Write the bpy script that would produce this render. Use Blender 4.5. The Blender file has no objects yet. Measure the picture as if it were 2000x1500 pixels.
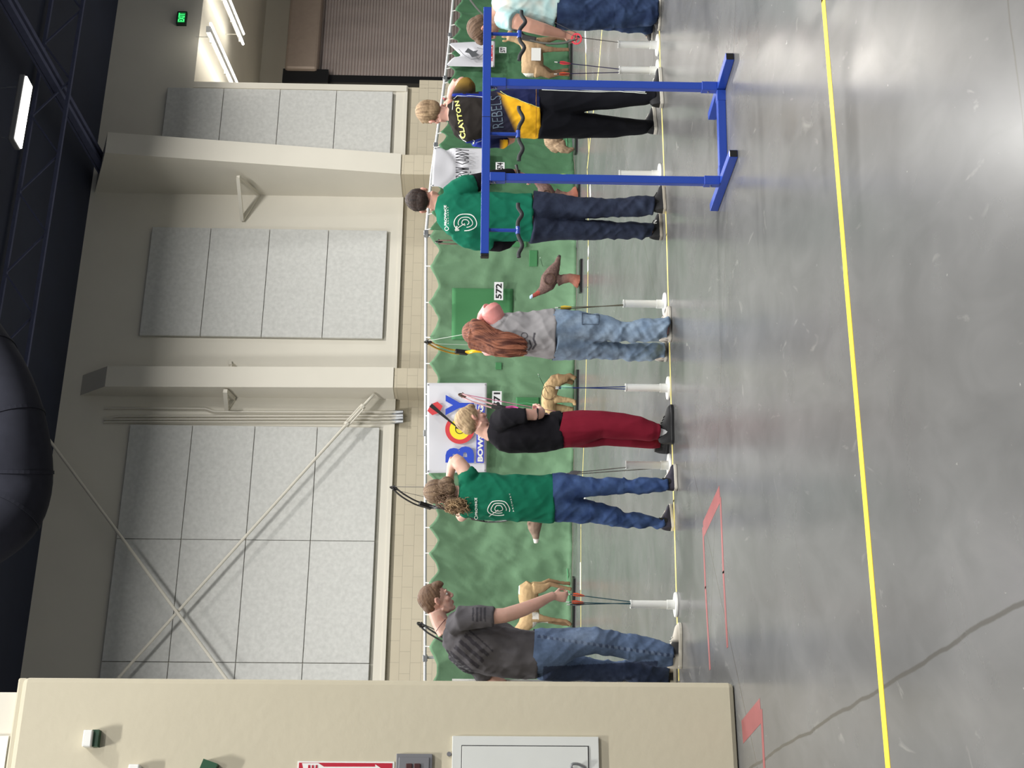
import bpy, bmesh, math, random
import numpy as np
from mathutils import Vector, Matrix, noise
from mathutils.bvhtree import BVHTree
random.seed(7)
SC = bpy.context.scene
COL = SC.collection
# ---------------------------------------------------------------- camera (phone held sideways, so the picture lies on its side)
FPX = 2580.0
PITCH, ROLL, CH = math.atan(65/2580), 0.0130, 1.42
CO = Vector((0, 0, CH))
F_ = Vector((0, math.cos(PITCH), -math.sin(PITCH)))
R0 = Vector((1, 0, 0)); U0 = Vector((0, math.sin(PITCH), math.cos(PITCH)))
CX = -math.cos(ROLL)*U0 + math.sin(ROLL)*R0
CY = math.cos(ROLL)*R0 + math.sin(ROLL)*U0
cam_d = bpy.data.cameras.new('camera'); cam = bpy.data.objects.new('camera', cam_d); COL.objects.link(cam)
cam_d.sensor_width = 36; cam_d.lens = FPX/2000*36; cam_d.clip_end = 200
cam.matrix_world = Matrix(((CX.x, CY.x, -F_.x, CO.x), (CX.y, CY.y, -F_.y, CO.y), (CX.z, CY.z, -F_.z, CO.z), (0, 0, 0, 1)))
SC.camera = cam
SC.view_settings.view_transform = 'Standard'; SC.view_settings.look = 'None'
SC.view_settings.exposure = 0.0; SC.view_settings.gamma = 1.0; SC.view_settings.use_curve_mapping = False
world = bpy.data.worlds.new('hall_air'); SC.world = world; world.use_nodes = True
world.node_tree.nodes['Background'].inputs[0].default_value = (0.80, 0.88, 1.0, 1)
world.node_tree.nodes['Background'].inputs[1].default_value = 0.20
LAMP_W = 540.0
# lamps: (x, y, z) of the linear high bays; only the first stands inside the frame
EW = Vector((0.922, 0.386, 0)).normalized()      # along the back wall (to the right, away)
NW = Vector((0.386, -0.922, 0)).normalized()     # out of the back wall (towards the camera)

def ray(x, y):
    return (F_*FPX + CX*(x-1000) + CY*(750-y)).normalized()
def floorpt(x, y, z=0.0):
    d = ray(x, y); t = (z-CO.z)/d.z
    return CO + d*t
def atY(x, y, Y):
    d = ray(x, y); return CO + d*(Y/d.y)
def proj(P):
    v = P-CO; w = v.dot(F_)
    return 1000+FPX*v.dot(CX)/w, 750-FPX*v.dot(CY)/w
HB0 = atY(46, 219, 21.6)
HB = [HB0] + [HB0 + EW*a + NW*b + Vector((0, 0, c)) for a, b, c in
     [(-7, 0, 0), (-14, 0, 0), (7, 0, 0), (0.5, 7, 0.3), (-6.5, 7, .3), (-13, 7, .3), (7, 7, .3),
      (0.5, 14, 0.6), (-6.5, 14, .6), (-13, 14, .6), (1, 21, .6), (-6, 21, .6), (-12, 21, .6), (1, 27, .6), (-6, 27, .6)]]
for i, p in enumerate(HB):
    ld = bpy.data.lights.new('high_bay_light', 'AREA'); ld.shape = 'RECTANGLE'; ld.size = 1.15; ld.size_y = 0.26
    ld.spread = math.radians(163); ld.energy = LAMP_W; ld.color = (1.0, 0.985, 0.95)
    lo = bpy.data.objects.new('high_bay_light', ld); COL.objects.link(lo)
    lo.location = p + Vector((0, 0, -0.05)); lo.rotation_euler = (0, 0, math.atan2(EW.y, EW.x))

# ---------------------------------------------------------------- materials
MATS = {}
def mat(name, col, rough=0.6, metal=0.0, var=0.0, vscale=8.0, bump=0.0, bscale=60.0, spec=0.5, emit=None, stretch=(1, 1, 1), attr=False, sss=0.0, coat=0.0, sheen=0.0, bdist=0.01):
    if name in MATS: return MATS[name]
    m = bpy.data.materials.new(name); m.use_nodes = True; MATS[name] = m
    nt = m.node_tree; N = nt.nodes; L = nt.links; b = N['Principled BSDF']
    c = tuple(col)+(1,)
    b.inputs['Base Color'].default_value = c; b.inputs['Roughness'].default_value = rough
    b.inputs['Metallic'].default_value = metal; b.inputs['Specular IOR Level'].default_value = spec
    if coat: b.inputs['Coat Weight'].default_value = coat
    if sheen: b.inputs['Sheen Weight'].default_value = sheen
    if sss:
        b.inputs['Subsurface Weight'].default_value = sss; b.inputs['Subsurface Radius'].default_value = (0.012, 0.005, 0.003)
        b.inputs['Subsurface Scale'].default_value = 1.0
    if emit:
        b.inputs['Emission Color'].default_value = tuple(emit[0])+(1,); b.inputs['Emission Strength'].default_value = emit[1]
    tc = mp = None
    if var or bump:
        tc = N.new('ShaderNodeTexCoord'); mp = N.new('ShaderNodeMapping'); mp.inputs['Scale'].default_value = stretch
        L.new(tc.outputs['Object'], mp.inputs['Vector'])
    src = None
    if attr:
        a = N.new('ShaderNodeAttribute'); a.attribute_name = 'Col'; src = a.outputs['Color']; L.new(src, b.inputs['Base Color'])
    if var:
        n = N.new('ShaderNodeTexNoise'); n.inputs['Scale'].default_value = vscale; n.inputs['Detail'].default_value = 6
        L.new(mp.outputs['Vector'], n.inputs['Vector'])
        r = N.new('ShaderNodeMapRange'); r.inputs['From Min'].default_value = 0.25; r.inputs['From Max'].default_value = 0.75
        r.inputs['To Min'].default_value = 1-var; r.inputs['To Max'].default_value = 1+var
        L.new(n.outputs['Fac'], r.inputs['Value'])
        mx = N.new('ShaderNodeMix'); mx.data_type = 'RGBA'; mx.blend_type = 'MULTIPLY'; mx.inputs['Factor'].default_value = 1
        if src: L.new(src, mx.inputs[6])
        else: mx.inputs[6].default_value = c
        L.new(r.outputs['Result'], mx.inputs[7]); L.new(mx.outputs[2], b.inputs['Base Color'])
    if bump:
        n2 = N.new('ShaderNodeTexNoise'); n2.inputs['Scale'].default_value = bscale; n2.inputs['Detail'].default_value = 4
        L.new(mp.outputs['Vector'], n2.inputs['Vector'])
        bp = N.new('ShaderNodeBump'); bp.inputs['Strength'].default_value = bump; bp.inputs['Distance'].default_value = bdist
        L.new(n2.outputs['Fac'], bp.inputs['Height']); L.new(bp.outputs['Normal'], b.inputs['Normal'])
    return m
def srgb(r, g, b):
    f = lambda v: ((v/255)/12.92 if v/255 <= 0.04045 else ((v/255+0.055)/1.055)**2.4)
    return (f(r), f(g), f(b))

# ---------------------------------------------------------------- object helpers
def tag(o, label=None, cat=None, group=None, kind=None):
    if label: o['label'] = label
    if cat: o['category'] = cat
    if group: o['group'] = group
    if kind: o['kind'] = kind
    return o
def empty(name, loc, label=None, cat=None, group=None, rz=0):
    o = bpy.data.objects.new(name, None); COL.objects.link(o); o.location = loc; o.rotation_euler = (0, 0, rz)
    o.empty_display_size = 0.1
    return tag(o, label, cat, group)
def link(name, me, material=None, parent=None):
    o = bpy.data.objects.new(name, me); COL.objects.link(o)
    if material:
        me.materials.clear(); me.materials.append(material)
    if parent:
        o.parent = parent
        mw = Matrix.Identity(4); q = parent
        chain = []
        while q: chain.append(q); q = q.parent
        for q in reversed(chain):
            mw = mw @ q.matrix_parent_inverse @ q.matrix_basis
        o.matrix_parent_inverse = mw.inverted()
    return o
class MB:
    """collects vertices and faces in world coordinates"""
    def __init__(s): s.v = []; s.f = []; s.mi = []
    def add(s, vs, fs, mi=0):
        k = len(s.v); s.v += [tuple(p) for p in vs]; s.f += [tuple(i+k for i in f) for f in fs]; s.mi += [mi]*len(fs)
    def box(s, c, ax, ay, az, mi=0):
        c = Vector(c); vs = [c+ax*i+ay*j+az*k for i in (-1, 1) for j in (-1, 1) for k in (-1, 1)]
        s.add(vs, [(0, 1, 3, 2), (4, 6, 7, 5), (0, 4, 5, 1), (2, 3, 7, 6), (0, 2, 6, 4), (1, 5, 7, 3)], mi)
    def bar(s, a, b, w, h, up=Vector((0, 0, 1)), mi=0):
        a = Vector(a); b = Vector(b); d = (b-a); ax = d/2
        n = d.normalized(); sd = n.cross(up)
        if sd.length < 1e-4: sd = n.cross(Vector((1, 0, 0)))
        sd.normalize(); u = sd.cross(n)
        s.box((a+b)/2, ax, sd*w/2, u*h/2, mi)
    def tube(s, pts, rads, n=12, mi=0, cap=True, depthax=None, rads2=None, sq=2.0):
        """loft of rings; rads across, rads2 along depthax"""
        pts = [Vector(p) for p in pts]
        if not hasattr(rads, '__len__'): rads = [rads]*len(pts)
        if rads2 is None: rads2 = rads
        rings = []; prev = None
        for i, p in enumerate(pts):
            if i == 0: t = pts[1]-p
            elif i == len(pts)-1: t = p-pts[-2]
            else: t = (pts[i+1]-p).normalized()+(p-pts[i-1]).normalized()
            if t.length < 1e-9: t = Vector((0, 0, 1))
            t.normalize()
            if depthax is not None and abs(t.dot(depthax)) < 0.93:
                sd = t.cross(depthax).normalized()
                if prev is not None and sd.dot(prev) < 0: sd = -sd
            elif prev is not None:
                sd = (prev-t*prev.dot(t)).normalized()
            else:
                a = Vector((0, 0, 1)) if abs(t.z) < 0.9 else Vector((1, 0, 0)); sd = t.cross(a).normalized()
            prev = sd; dp = sd.cross(t).normalized()
            ring = []
            for k in range(n):
                a = 2*math.pi*k/n; ca, sa = math.cos(a), math.sin(a)
                if sq != 2.0:
                    ca = math.copysign(abs(ca)**(2/sq), ca); sa = math.copysign(abs(sa)**(2/sq), sa)
                ring.append(p+sd*ca*rads[i]+dp*sa*rads2[i])
            rings.append(ring)
        vs = [v for r in rings for v in r]; fs = []
        for i in range(len(rings)-1):
            for k in range(n):
                a, b_ = i*n+k, i*n+(k+1) % n
                fs.append((a, b_, b_+n, a+n))
        if cap:
            fs.append(tuple(range(n-1, -1, -1))); fs.append(tuple((len(rings)-1)*n+k for k in range(n)))
        s.add(vs, fs, mi)
    def ell(s, c, ax, ay, az, nu=16, nv=10, mi=0):
        c = Vector(c); vs = [c+az]; fs = []
        for j in range(1, nv):
            th = math.pi*j/nv
            for i in range(nu):
                ph = 2*math.pi*i/nu
                vs.append(c+ax*math.sin(th)*math.cos(ph)+ay*math.sin(th)*math.sin(ph)+az*math.cos(th))
        vs.append(c-az)
        for i in range(nu): fs.append((0, 1+i, 1+(i+1) % nu))
        for j in range(nv-2):
            for i in range(nu):
                a = 1+j*nu+i; b_ = 1+j*nu+(i+1) % nu
                fs.append((a, a+nu, b_+nu, b_))
        l = len(vs)-1; o = 1+(nv-2)*nu
        for i in range(nu): fs.append((l, o+(i+1) % nu, o+i))
        s.add(vs, fs, mi)
    def sph(s, c, r, **k): s.ell(c, Vector((r, 0, 0)), Vector((0, r, 0)), Vector((0, 0, r)), **k)
    def ring(s, c, ax, ay, r0, r1, th, n=40, mi=0, a0=0, a1=2*math.pi):
        """flat annulus in plane ax, ay, thickness th along the normal"""
        c = Vector(c); nn = ax.cross(ay).normalized()*th/2; full = abs(a1-a0-2*math.pi) < 1e-6
        m = n if full else n+1
        vs = []
        for i in range(m):
            a = a0+(a1-a0)*i/n; d = ax*math.cos(a)+ay*math.sin(a)
            vs += [c+d*r0+nn, c+d*r1+nn, c+d*r1-nn, c+d*r0-nn]
        fs = []
        for i in range(n):
            j = (i+1) % m; a, b_ = i*4, j*4
            for k in range(4): fs.append((a+k, a+(k+1) % 4, b_+(k+1) % 4, b_+k))
        s.add(vs, fs, mi)
    def poly(s, pts, nrm, th, mi=0):
        """planar polygon extruded by th along nrm"""
        n = len(pts); vs = [Vector(p) for p in pts]+[Vector(p)+nrm*th for p in pts]
        fs = [tuple(range(n-1, -1, -1)), tuple(range(n, 2*n))]+[(i, (i+1) % n, n+(i+1) % n, n+i) for i in range(n)]
        s.add(vs, fs, mi)
    def mesh(s, name):
        me = bpy.data.meshes.new(name); me.from_pydata(s.v, [], s.f)
        for i, p in enumerate(me.polygons): p.material_index = s.mi[i]
        me.update(); bm = bmesh.new(); bm.from_mesh(me); bmesh.ops.recalc_face_normals(bm, faces=bm.faces); bm.to_mesh(me); bm.free()
        return me
    def build(s, name, material, parent=None, smooth=False, bevel=0.0):
        me = s.mesh(name)
        o = link(name, me, None, parent)
        for m in (material if isinstance(material, (list, tuple)) else [material]): me.materials.append(m)
        if smooth:
            for p in me.polygons: p.use_smooth = True
            if smooth != 'all':
                try: me.set_sharp_from_angle(angle=math.radians(40))
                except Exception: pass
        if bevel:
            b = o.modifiers.new('bevel', 'BEVEL'); b.width = bevel; b.segments = 2; b.limit_method = 'ANGLE'
        return o
    def remesh(s, name, voxel, material, parent=None, smooth=3, disp=None, factor=0.5):
        me = s.mesh(name); o = bpy.data.objects.new(name, me); COL.objects.link(o)
        r = o.modifiers.new('r', 'REMESH'); r.mode = 'VOXEL'; r.voxel_size = voxel; r.adaptivity = 0
        if smooth:
            q = o.modifiers.new('s', 'SMOOTH'); q.iterations = smooth; q.factor = factor
        dg = bpy.context.evaluated_depsgraph_get(); dg.update()
        nm = bpy.data.meshes.new_from_object(o.evaluated_get(dg), depsgraph=dg)
        bpy.data.objects.remove(o); bpy.data.meshes.remove(me); nm.name = name
        if disp:
            n = len(nm.vertices); co = np.empty(n*3); nm.vertices.foreach_get('co', co)
            no = np.empty(n*3); nm.vertex_normals.foreach_get('vector', no)
            co = co.reshape(-1, 3); no = no.reshape(-1, 3)
            d = np.array([disp(Vector(c), Vector(q)) for c, q in zip(co, no)])
            co += no*d[:, None]; nm.vertices.foreach_set('co', co.ravel()); nm.update()
        for p in nm.polygons: p.use_smooth = True
        return link(name, nm, material, parent)
def paint(o, fn):
    me = o.data; a = me.color_attributes.new('Col', 'FLOAT_COLOR', 'POINT')
    cs = np.ones((len(me.vertices), 4))
    for i, v in enumerate(me.vertices):
        cs[i, :3] = fn(v.co, v.normal)
    a.data.foreach_set('color', cs.ravel())
class Plane:
    """a vertical plane in the hall: origin o, direction e to the right, normal n to the viewer's side"""
    def __init__(s, o, e): s.o = Vector((o[0], o[1], 0)); s.e = Vector((e[0], e[1], 0)).normalized(); s.n = Vector((s.e.y, -s.e.x, 0))
    def pt(s, x, y, off=0.0):
        d = ray(x, y); q = s.o+s.n*off; t = (q-CO).dot(s.n)/d.dot(s.n); return CO+d*t
    def sz(s, x, y, off=0.0):
        p = s.pt(x, y, off); return (p-s.o).dot(s.e), p.z
    def P(s, a, z, off=0.0): return s.o+s.e*a+s.n*off+Vector((0, 0, z))
    def slab(s, mb, s0, s1, z0, z1, f0, f1, mi=0):
        mb.box(s.P((s0+s1)/2, (z0+z1)/2, (f0+f1)/2), s.e*abs(s1-s0)/2, s.n*abs(f1-f0)/2, Vector((0, 0, abs(z1-z0)/2)), mi)
    def pxslab(s, mb, x0, y0, x1, y1, f0, f1, mi=0):
        f = max(f0, f1); sa = s.sz((x0+x1)/2, y0, f)[0]; sb = s.sz((x0+x1)/2, y1, f)[0]
        za = s.sz(x0, (y0+y1)/2, f)[1]; zb = s.sz(x1, (y0+y1)/2, f)[1]
        s.slab(mb, sa, sb, za, zb, f0, f1, mi)
def text_mesh(txt, w, h, bold=0.0, extr=0.002, res=3, spacing=1.0):
    """mesh of a word, scaled to w x h, lying in xy with its corner at 0"""
    cu = bpy.data.curves.new('t', 'FONT'); cu.body = txt; cu.size = 1; cu.offset = bold; cu.extrude = 0.01; cu.resolution_u = res; cu.space_character = spacing
    o = bpy.data.objects.new('t', cu); COL.objects.link(o)
    dg = bpy.context.evaluated_depsgraph_get(); dg.update()
    me = bpy.data.meshes.new_from_object(o.evaluated_get(dg), depsgraph=dg); bpy.data.objects.remove(o); bpy.data.curves.remove(cu)
    vs = [v.co.copy() for v in me.vertices]
    x0 = min(v.x for v in vs); x1 = max(v.x for v in vs); y0 = min(v.y for v in vs); y1 = max(v.y for v in vs)
    for v in me.vertices:
        v.co = Vector(((v.co.x-x0)/(x1-x0)*w, (v.co.y-y0)/(y1-y0)*h, v.co.z/0.01*extr/2))
    me.update(); return me
def word(txt, org, right, up, w, h, material, parent=None, name='lettering', bold=0.0, extr=0.003, spacing=1.0):
    me = text_mesh(txt, w, h, bold, extr, spacing=spacing); nrm = right.cross(up)
    M = Matrix(((right.x, up.x, nrm.x, org.x), (right.y, up.y, nrm.y, org.y), (right.z, up.z, nrm.z, org.z), (0, 0, 0, 1)))
    me.transform(M); me.name = name
    return link(name, me, material, parent)
# ================================================================ the hall
UP = Vector((0, 0, 1))
M_wall = mat('painted_wall', srgb(216, 211, 198), 0.75, var=0.03, vscale=1.2, bump=0.05, bscale=40)
M_panel = mat('acoustic_panel_felt', srgb(202, 202, 198), 0.95, var=0.10, vscale=14, bump=0.25, bscale=120)
M_col = mat('painted_block_tan', srgb(190, 182, 160), 0.6, var=0.03, vscale=1.5, bump=0.15, bscale=18)
M_dark = mat('ceiling_navy', srgb(30, 37, 57), 0.8, var=0.15, vscale=1.0)
M_navy = mat('steel_navy', srgb(84, 88, 112), 0.9, var=0.1, spec=.1)
M_white = mat('white_plastic', srgb(226, 226, 222), 0.35)
M_galv = mat('galvanised_steel', srgb(170, 172, 174), 0.35, 0.8)
M_black = mat('black_plastic', srgb(22, 22, 24), 0.4)

# block wall: coursed joints in the material
def block_mat():
    m = mat('painted_block_wall', srgb(192, 182, 160), 0.7, var=0.04, vscale=2.0)
    nt = m.node_tree; N = nt.nodes; L = nt.links; b = N['Principled BSDF']
    g = N.new('ShaderNodeTexCoord'); v = N.new('ShaderNodeMapping'); v.vector_type = 'POINT'
    cmb = N.new('ShaderNodeCombineXYZ'); sep = N.new('ShaderNodeSeparateXYZ'); L.new(g.outputs['Object'], sep.inputs[0])
    d = N.new('ShaderNodeVectorMath'); d.operation = 'DOT_PRODUCT'; d.inputs[1].default_value = tuple(EW); L.new(g.outputs['Object'], d.inputs[0])
    L.new(d.outputs['Value'], cmb.inputs[0]); L.new(sep.outputs[2], cmb.inputs[1])
    br = N.new('ShaderNodeTexBrick'); br.inputs['Scale'].default_value = 1.0; br.inputs['Mortar Size'].default_value = 0.006
    br.inputs['Brick Width'].default_value = 0.40; br.inputs['Row Height'].default_value = 0.20; br.inputs['Mortar Smooth'].default_value = 0.4
    L.new(cmb.outputs[0], br.inputs['Vector'])
    bp = N.new('ShaderNodeBump'); bp.inputs['Strength'].default_value = 0.3; bp.inputs['Distance'].default_value = 0.005; bp.invert = True
    L.new(br.outputs['Fac'], bp.inputs['Height']); L.new(bp.outputs['Normal'], b.inputs['Normal'])
    old = b.inputs['Base Color'].links[0].from_socket
    mx = N.new('ShaderNodeMix'); mx.data_type = 'RGBA'; L.new(br.outputs['Fac'], mx.inputs['Factor']); L.new(old, mx.inputs[6])
    mx.inputs[7].default_value = srgb(172, 163, 144)+(1,); L.new(mx.outputs[2], b.inputs['Base Color'])
    return m
M_block = block_mat()

# polished concrete
def floor_mat():
    m = bpy.data.materials.new('polished_concrete'); m.use_nodes = True
    nt = m.node_tree; N = nt.nodes; L = nt.links; b = N['Principled BSDF']
    g = N.new('ShaderNodeTexCoord')
    def nz(scale, det, dist=0.0, st=(1, 1, 1)):
        mp = N.new('ShaderNodeMapping'); mp.inputs['Scale'].default_value = st; L.new(g.outputs['Object'], mp.inputs['Vector'])
        n = N.new('ShaderNodeTexNoise'); n.inputs['Scale'].default_value = scale; n.inputs['Detail'].default_value = det
        n.inputs['Distortion'].default_value = dist; L.new(mp.outputs['Vector'], n.inputs['Vector']); return n.outputs['Fac']
    def ramp(f, p0, c0, p1, c1):
        r = N.new('ShaderNodeValToRGB'); r.color_ramp.elements[0].position = p0; r.color_ramp.elements[0].color = c0+(1,)
        r.color_ramp.elements[1].position = p1; r.color_ramp.elements[1].color = c1+(1,); L.new(f, r.inputs['Fac']); return r.outputs['Color']
    def mul(a, b2, blend='MULTIPLY', fac=1.0):
        x = N.new('ShaderNodeMix'); x.data_type = 'RGBA'; x.blend_type = blend; x.inputs['Factor'].default_value = fac
        L.new(a, x.inputs[6])
        if isinstance(b2, tuple): x.inputs[7].default_value = b2
        else: L.new(b2, x.inputs[7])
        return x
    base = ramp(nz(0.55, 8, 0.6), 0.32, srgb(88, 88, 88), 0.7, srgb(107, 107, 107))
    c2 = ramp(nz(5.0, 10, 1.0, (1.0, 0.45, 1)), 0.3, (0.88,)*3, 0.75, (1.08,)*3)
    c = mul(base, c2).outputs[2]
    # pale scuffs
    sc = ramp(nz(3.2, 12, 2.5, (1.4, 0.6, 1)), 0.66, (0, 0, 0), 0.76, (0.3, 0.3, 0.3))
    x = mul(c, srgb(168, 168, 162)+(1,), 'MIX'); L.new(sc, x.inputs['Factor']); c = x.outputs[2]
    sp = ramp(nz(38, 3), 0.74, (0, 0, 0), 0.78, (0.5, 0.5, 0.5))
    x = mul(c, srgb(185, 185, 180)+(1,), 'MIX'); L.new(sp, x.inputs['Factor']); c = x.outputs[2]
    # saw-cut joints
    def joint(pa, pb, w, col, wob=0.0):
        nonlocal c
        dr = (pb-pa); dr.z = 0; dr.normalize(); n = Vector((-dr.y, dr.x, 0)); off = n.dot(pa)
        d = N.new('ShaderNodeVectorMath'); d.operation = 'DOT_PRODUCT'; d.inputs[1].default_value = tuple(n); L.new(g.outputs['Object'], d.inputs[0])
        s = N.new('ShaderNodeMath'); s.operation = 'SUBTRACT'; L.new(d.outputs['Value'], s.inputs[0]); s.inputs[1].default_value = off
        src = s.outputs[0]
        if wob:
            nn = nz(2.2, 8); q = N.new('ShaderNodeMath'); q.operation = 'MULTIPLY_ADD'; q.inputs[1].default_value = wob; L.new(nn, q.inputs[0]); L.new(src, q.inputs[2]); src = q.outputs[0]
        a = N.new('ShaderNodeMath'); a.operation = 'ABSOLUTE'; L.new(src, a.inputs[0])
        r = N.new('ShaderNodeMapRange'); r.inputs['From Min'].default_value = w*0.5; r.inputs['From Max'].default_value = w; r.inputs['To Min'].default_value = 0.85; r.inputs['To Max'].default_value = 0
        L.new(a.outputs[0], r.inputs['Value'])
        x = mul(c, col+(1,), 'MIX'); L.new(r.outputs['Result'], x.inputs['Factor']); c = x.outputs[2]
    joint(floorpt(1995, 1197), floorpt(1520, 1478), 0.010, srgb(72, 70, 66), 0.05)
    joint(floorpt(1350, 15), floorpt(1180, 700), 0.010, srgb(88, 87, 84))
    joint(floorpt(1977, 0), floorpt(1998, 190), 0.006, srgb(80, 78, 74), 0.05)
    joint(floorpt(1393, 1100), floorpt(1458, 1400), 0.008, srgb(84, 82, 78))
    joint(floorpt(1393, 1100), floorpt(1385, 1300), 0.006, srgb(84, 82, 78))
    L.new(c, b.inputs['Base Color'])
    rr = N.new('ShaderNodeMapRange'); rr.inputs['From Min'].default_value = 0.3; rr.inputs['From Max'].default_value = 0.7
    rr.inputs['To Min'].default_value = 0.21; rr.inputs['To Max'].default_value = 0.29; L.new(nz(1.6, 8, 1.0), rr.inputs['Value'])
    L.new(rr.outputs['Result'], b.inputs['Roughness']); b.inputs['Specular IOR Level'].default_value = 0.2
    bp = N.new('ShaderNodeBump'); bp.inputs['Strength'].default_value = 0.02; bp.inputs['Distance'].default_value = 0.01
    L.new(nz(7, 6), bp.inputs['Height']); L.new(bp.outputs['Normal'], b.inputs['Normal'])
    return m
M_floor = floor_mat()
mb = MB(); mb.box((0, 20, -0.1), Vector((40, 0, 0)), Vector((0, 45, 0)), Vector((0, 0, 0.1)))
tag(mb.build('floor', M_floor), kind='structure')

# back wall plane, 25.8 m away at the panels
w0 = atY(935, 832, 25.8)
WALL = Plane(w0, EW)
WZ = 8.85                                   # wall height
ztrim = WALL.sz(766, 900)[1]
s_open = WALL.sz(500, 163)[0]               # right end of the panelled wall (recess starts here)
s_left = -30.0
s_right = s_open+14
zopen = WALL.sz(388, 80)[1]
mb = MB()
WALL.slab(mb, s_left, s_open, ztrim, WZ, 0, -0.3)
WALL.slab(mb, s_open, s_right, zopen, WZ+0.8, 0, -0.3)
WALL.slab(mb, s_left, s_open, WZ, WZ+0.8, 0, -0.3)
tag(mb.build('wall_back', M_wall), kind='structure')
mb = MB(); WALL.slab(mb, s_left, s_open+0.02, 0, ztrim, -0.07, -0.32)
WALL.slab(mb, s_open, WALL.sz(840, 153)[0], 0, WALL.sz(819, 158)[1], -0.07, -0.5)
tag(mb.build('wall_lower', M_block), kind='structure')
# pillars
def pillar(name, yj0, yj1, yf0, yf1, yr0, yr1, xt=205, xb=770, mb_block=None):
    """tapering pillar: junction with the wall, front left edge, front right edge at the top (0) and bottom (1)"""
    def solve(x, yj, yf):
        sj = WALL.sz(x, yj)[0]; lo, hi = 0, 4
        for _ in range(40):
            m_ = (lo+hi)/2
            if WALL.sz(x, yf, m_)[0] > sj: lo = m_
            else: hi = m_
        return sj, lo
    st, pt_ = solve(xt, yj0, yf0); sb, pb = solve(xb, yj1, yf1)
    wt = WALL.sz(xt, yr0, pt_)[0]-st; wb = WALL.sz(xb, yr1, pb)[0]-sb
    w = (wt+wb)/2; s0 = (st+sb)/2
    zt = WALL.sz(xt, yf0, pt_)[1]; zb = ztrim
    return s0, w, pt_, pb, zt, zb
for nm, a in (('trim_1', (376, 386, 298, 340, 258, 300)), ('trim_2', (770, 783, 752, 760, 712, 720))):
    s0, w, pt_, pb, zt, zb = pillar(nm, *a)
    mb = MB()
    pts = [(zb, 0), (zb, pb), (zt, pt_), (zt+0.6, 0)]
    mb.poly([WALL.P(s0, z, f) for z, f in pts], WALL.e, w)
    tag(mb.build(nm, M_wall), kind='structure')
    mb = MB(); WALL.slab(mb, s0+0.01, s0+w-0.01, 0, zb, -0.07, pb-0.02)
    tag(mb.build(nm+'_base', M_block), kind='structure')
    if nm == 'trim_1': RP = (s0, w, pt_, pb, zt)
    else: MP = (s0, w, pt_, pb, zt)
# recess with the shutter
RD = 7.0
zs_top = zopen
mb = MB()
WALL.slab(mb, s_open-3.5, s_right, 0, zs_top, -RD, -RD-0.3)           # far wall
WALL.slab(mb, s_right, s_right+0.3, 0, zs_top, 0, -RD)                # right side
WALL.slab(mb, s_open-3.8, s_open-3.5, 0, zs_top, -0.3, -RD)
tag(mb.build('wall_recess', M_wall), kind='structure')
mb = MB(); WALL.slab(mb, s_open-3.8, s_right+.3, zs_top, zs_top+0.2, -0.3, -RD-0.3)
tag(mb.build('ceiling_recess', M_wall), kind='structure')
REC = Plane(WALL.P(0, 0, -RD), EW)
# roll-up shutter
M_shut = mat('shutter_brown_steel', srgb(184, 173, 170), 0.45, 0.3, var=0.12, vscale=2.0, stretch=(1, 1, .3))
M_hood = mat('shutter_hood_brown', srgb(172, 156, 144), 0.45, 0.2, var=0.05)
sh = empty('door_1', REC.P(REC.sz(700, 60)[0], 0, 0.1)); sh['kind'] = 'structure'
sL = REC.sz(720, 152, 0.12)[0]; sR = REC.sz(720, -160, 0.12)[0]; zh0 = REC.sz(622, 60, .5)[1]; zh1 = REC.sz(562, 60, .5)[1]
mb = MB(); nsl = 70
prof = []
zz = 0.0; pitch = zh0/nsl
for i in range(nsl):
    prof += [(i*pitch, 0.10), (i*pitch+pitch*0.25, 0.135), (i*pitch+pitch*0.75, 0.135), (i*pitch+pitch*0.97, 0.10)]
prof += [(zh0, 0.10)]
vs = []; fs = []
for z, f in prof: vs += [REC.P(sL, z, f), REC.P(sR, z, f)]
for i in range(len(prof)-1): fs.append((2*i, 2*i+1, 2*i+3, 2*i+2))
mb.add(vs, fs); mb.build('shutter', M_shut, sh)
mb = MB(); REC.slab(mb, sL-0.05, sR, zh0-0.04, zh1, 0.02, 0.55)
mb.build('shutter_hood', M_hood, sh, bevel=0.08)
mb = MB(); REC.slab(mb, sL-0.42, sL+0.02, zh0-0.35, zh1+0.05, 0.02, 0.45); mb.build('bracket', M_black, sh)
mb = MB(); REC.slab(mb, sL-0.22, sL+0.02, 0, zh0, 0.02, 0.20); mb.build('guide_rail', M_black, sh)
# ceiling: sloping dark deck, rafters, joists
zc0 = WZ+0.75
mb = MB()
def roofz(f): return zc0+0.06*max(f, 0)
A = WALL
vs = [A.P(-60, roofz(0)-.05, -0.3), A.P(60, roofz(0)-.05, -0.3), A.P(60, roofz(40), 40), A.P(-60, roofz(40), 40)]
vs += [v+Vector((0, 0, 0.2)) for v in vs]
mb.add(vs, [(0, 1, 2, 3), (7, 6, 5, 4), (0, 4, 5, 1), (1, 5, 6, 2), (2, 6, 7, 3), (3, 7, 4, 0)])
tag(mb.build('ceiling', M_dark), kind='structure')
def rafter(s0, w, zt, f0):
    mb = MB(); f1 = 26
    for so in (-.09, .09):
        a = A.P(s0+w/2+so, zt+0.35, 0.1); b_ = A.P(s0+w/2+so, zt+0.35+0.05*f1, f1)
        mb.bar(a, b_, .09, .12)
    a = A.P(s0+w/2, zt+0.45, 0.1); mb.bar(a, A.P(s0+w/2, zt+0.45+0.05*f1, f1), .27, .04)
    return mb
tr = 3
for s0, w, pt_, pb, zt in (RP,):
    tag(rafter(s0, w, zt-0.1, pt_).build('trim_%d' % tr, M_navy), kind='structure'); tr += 1
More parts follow.
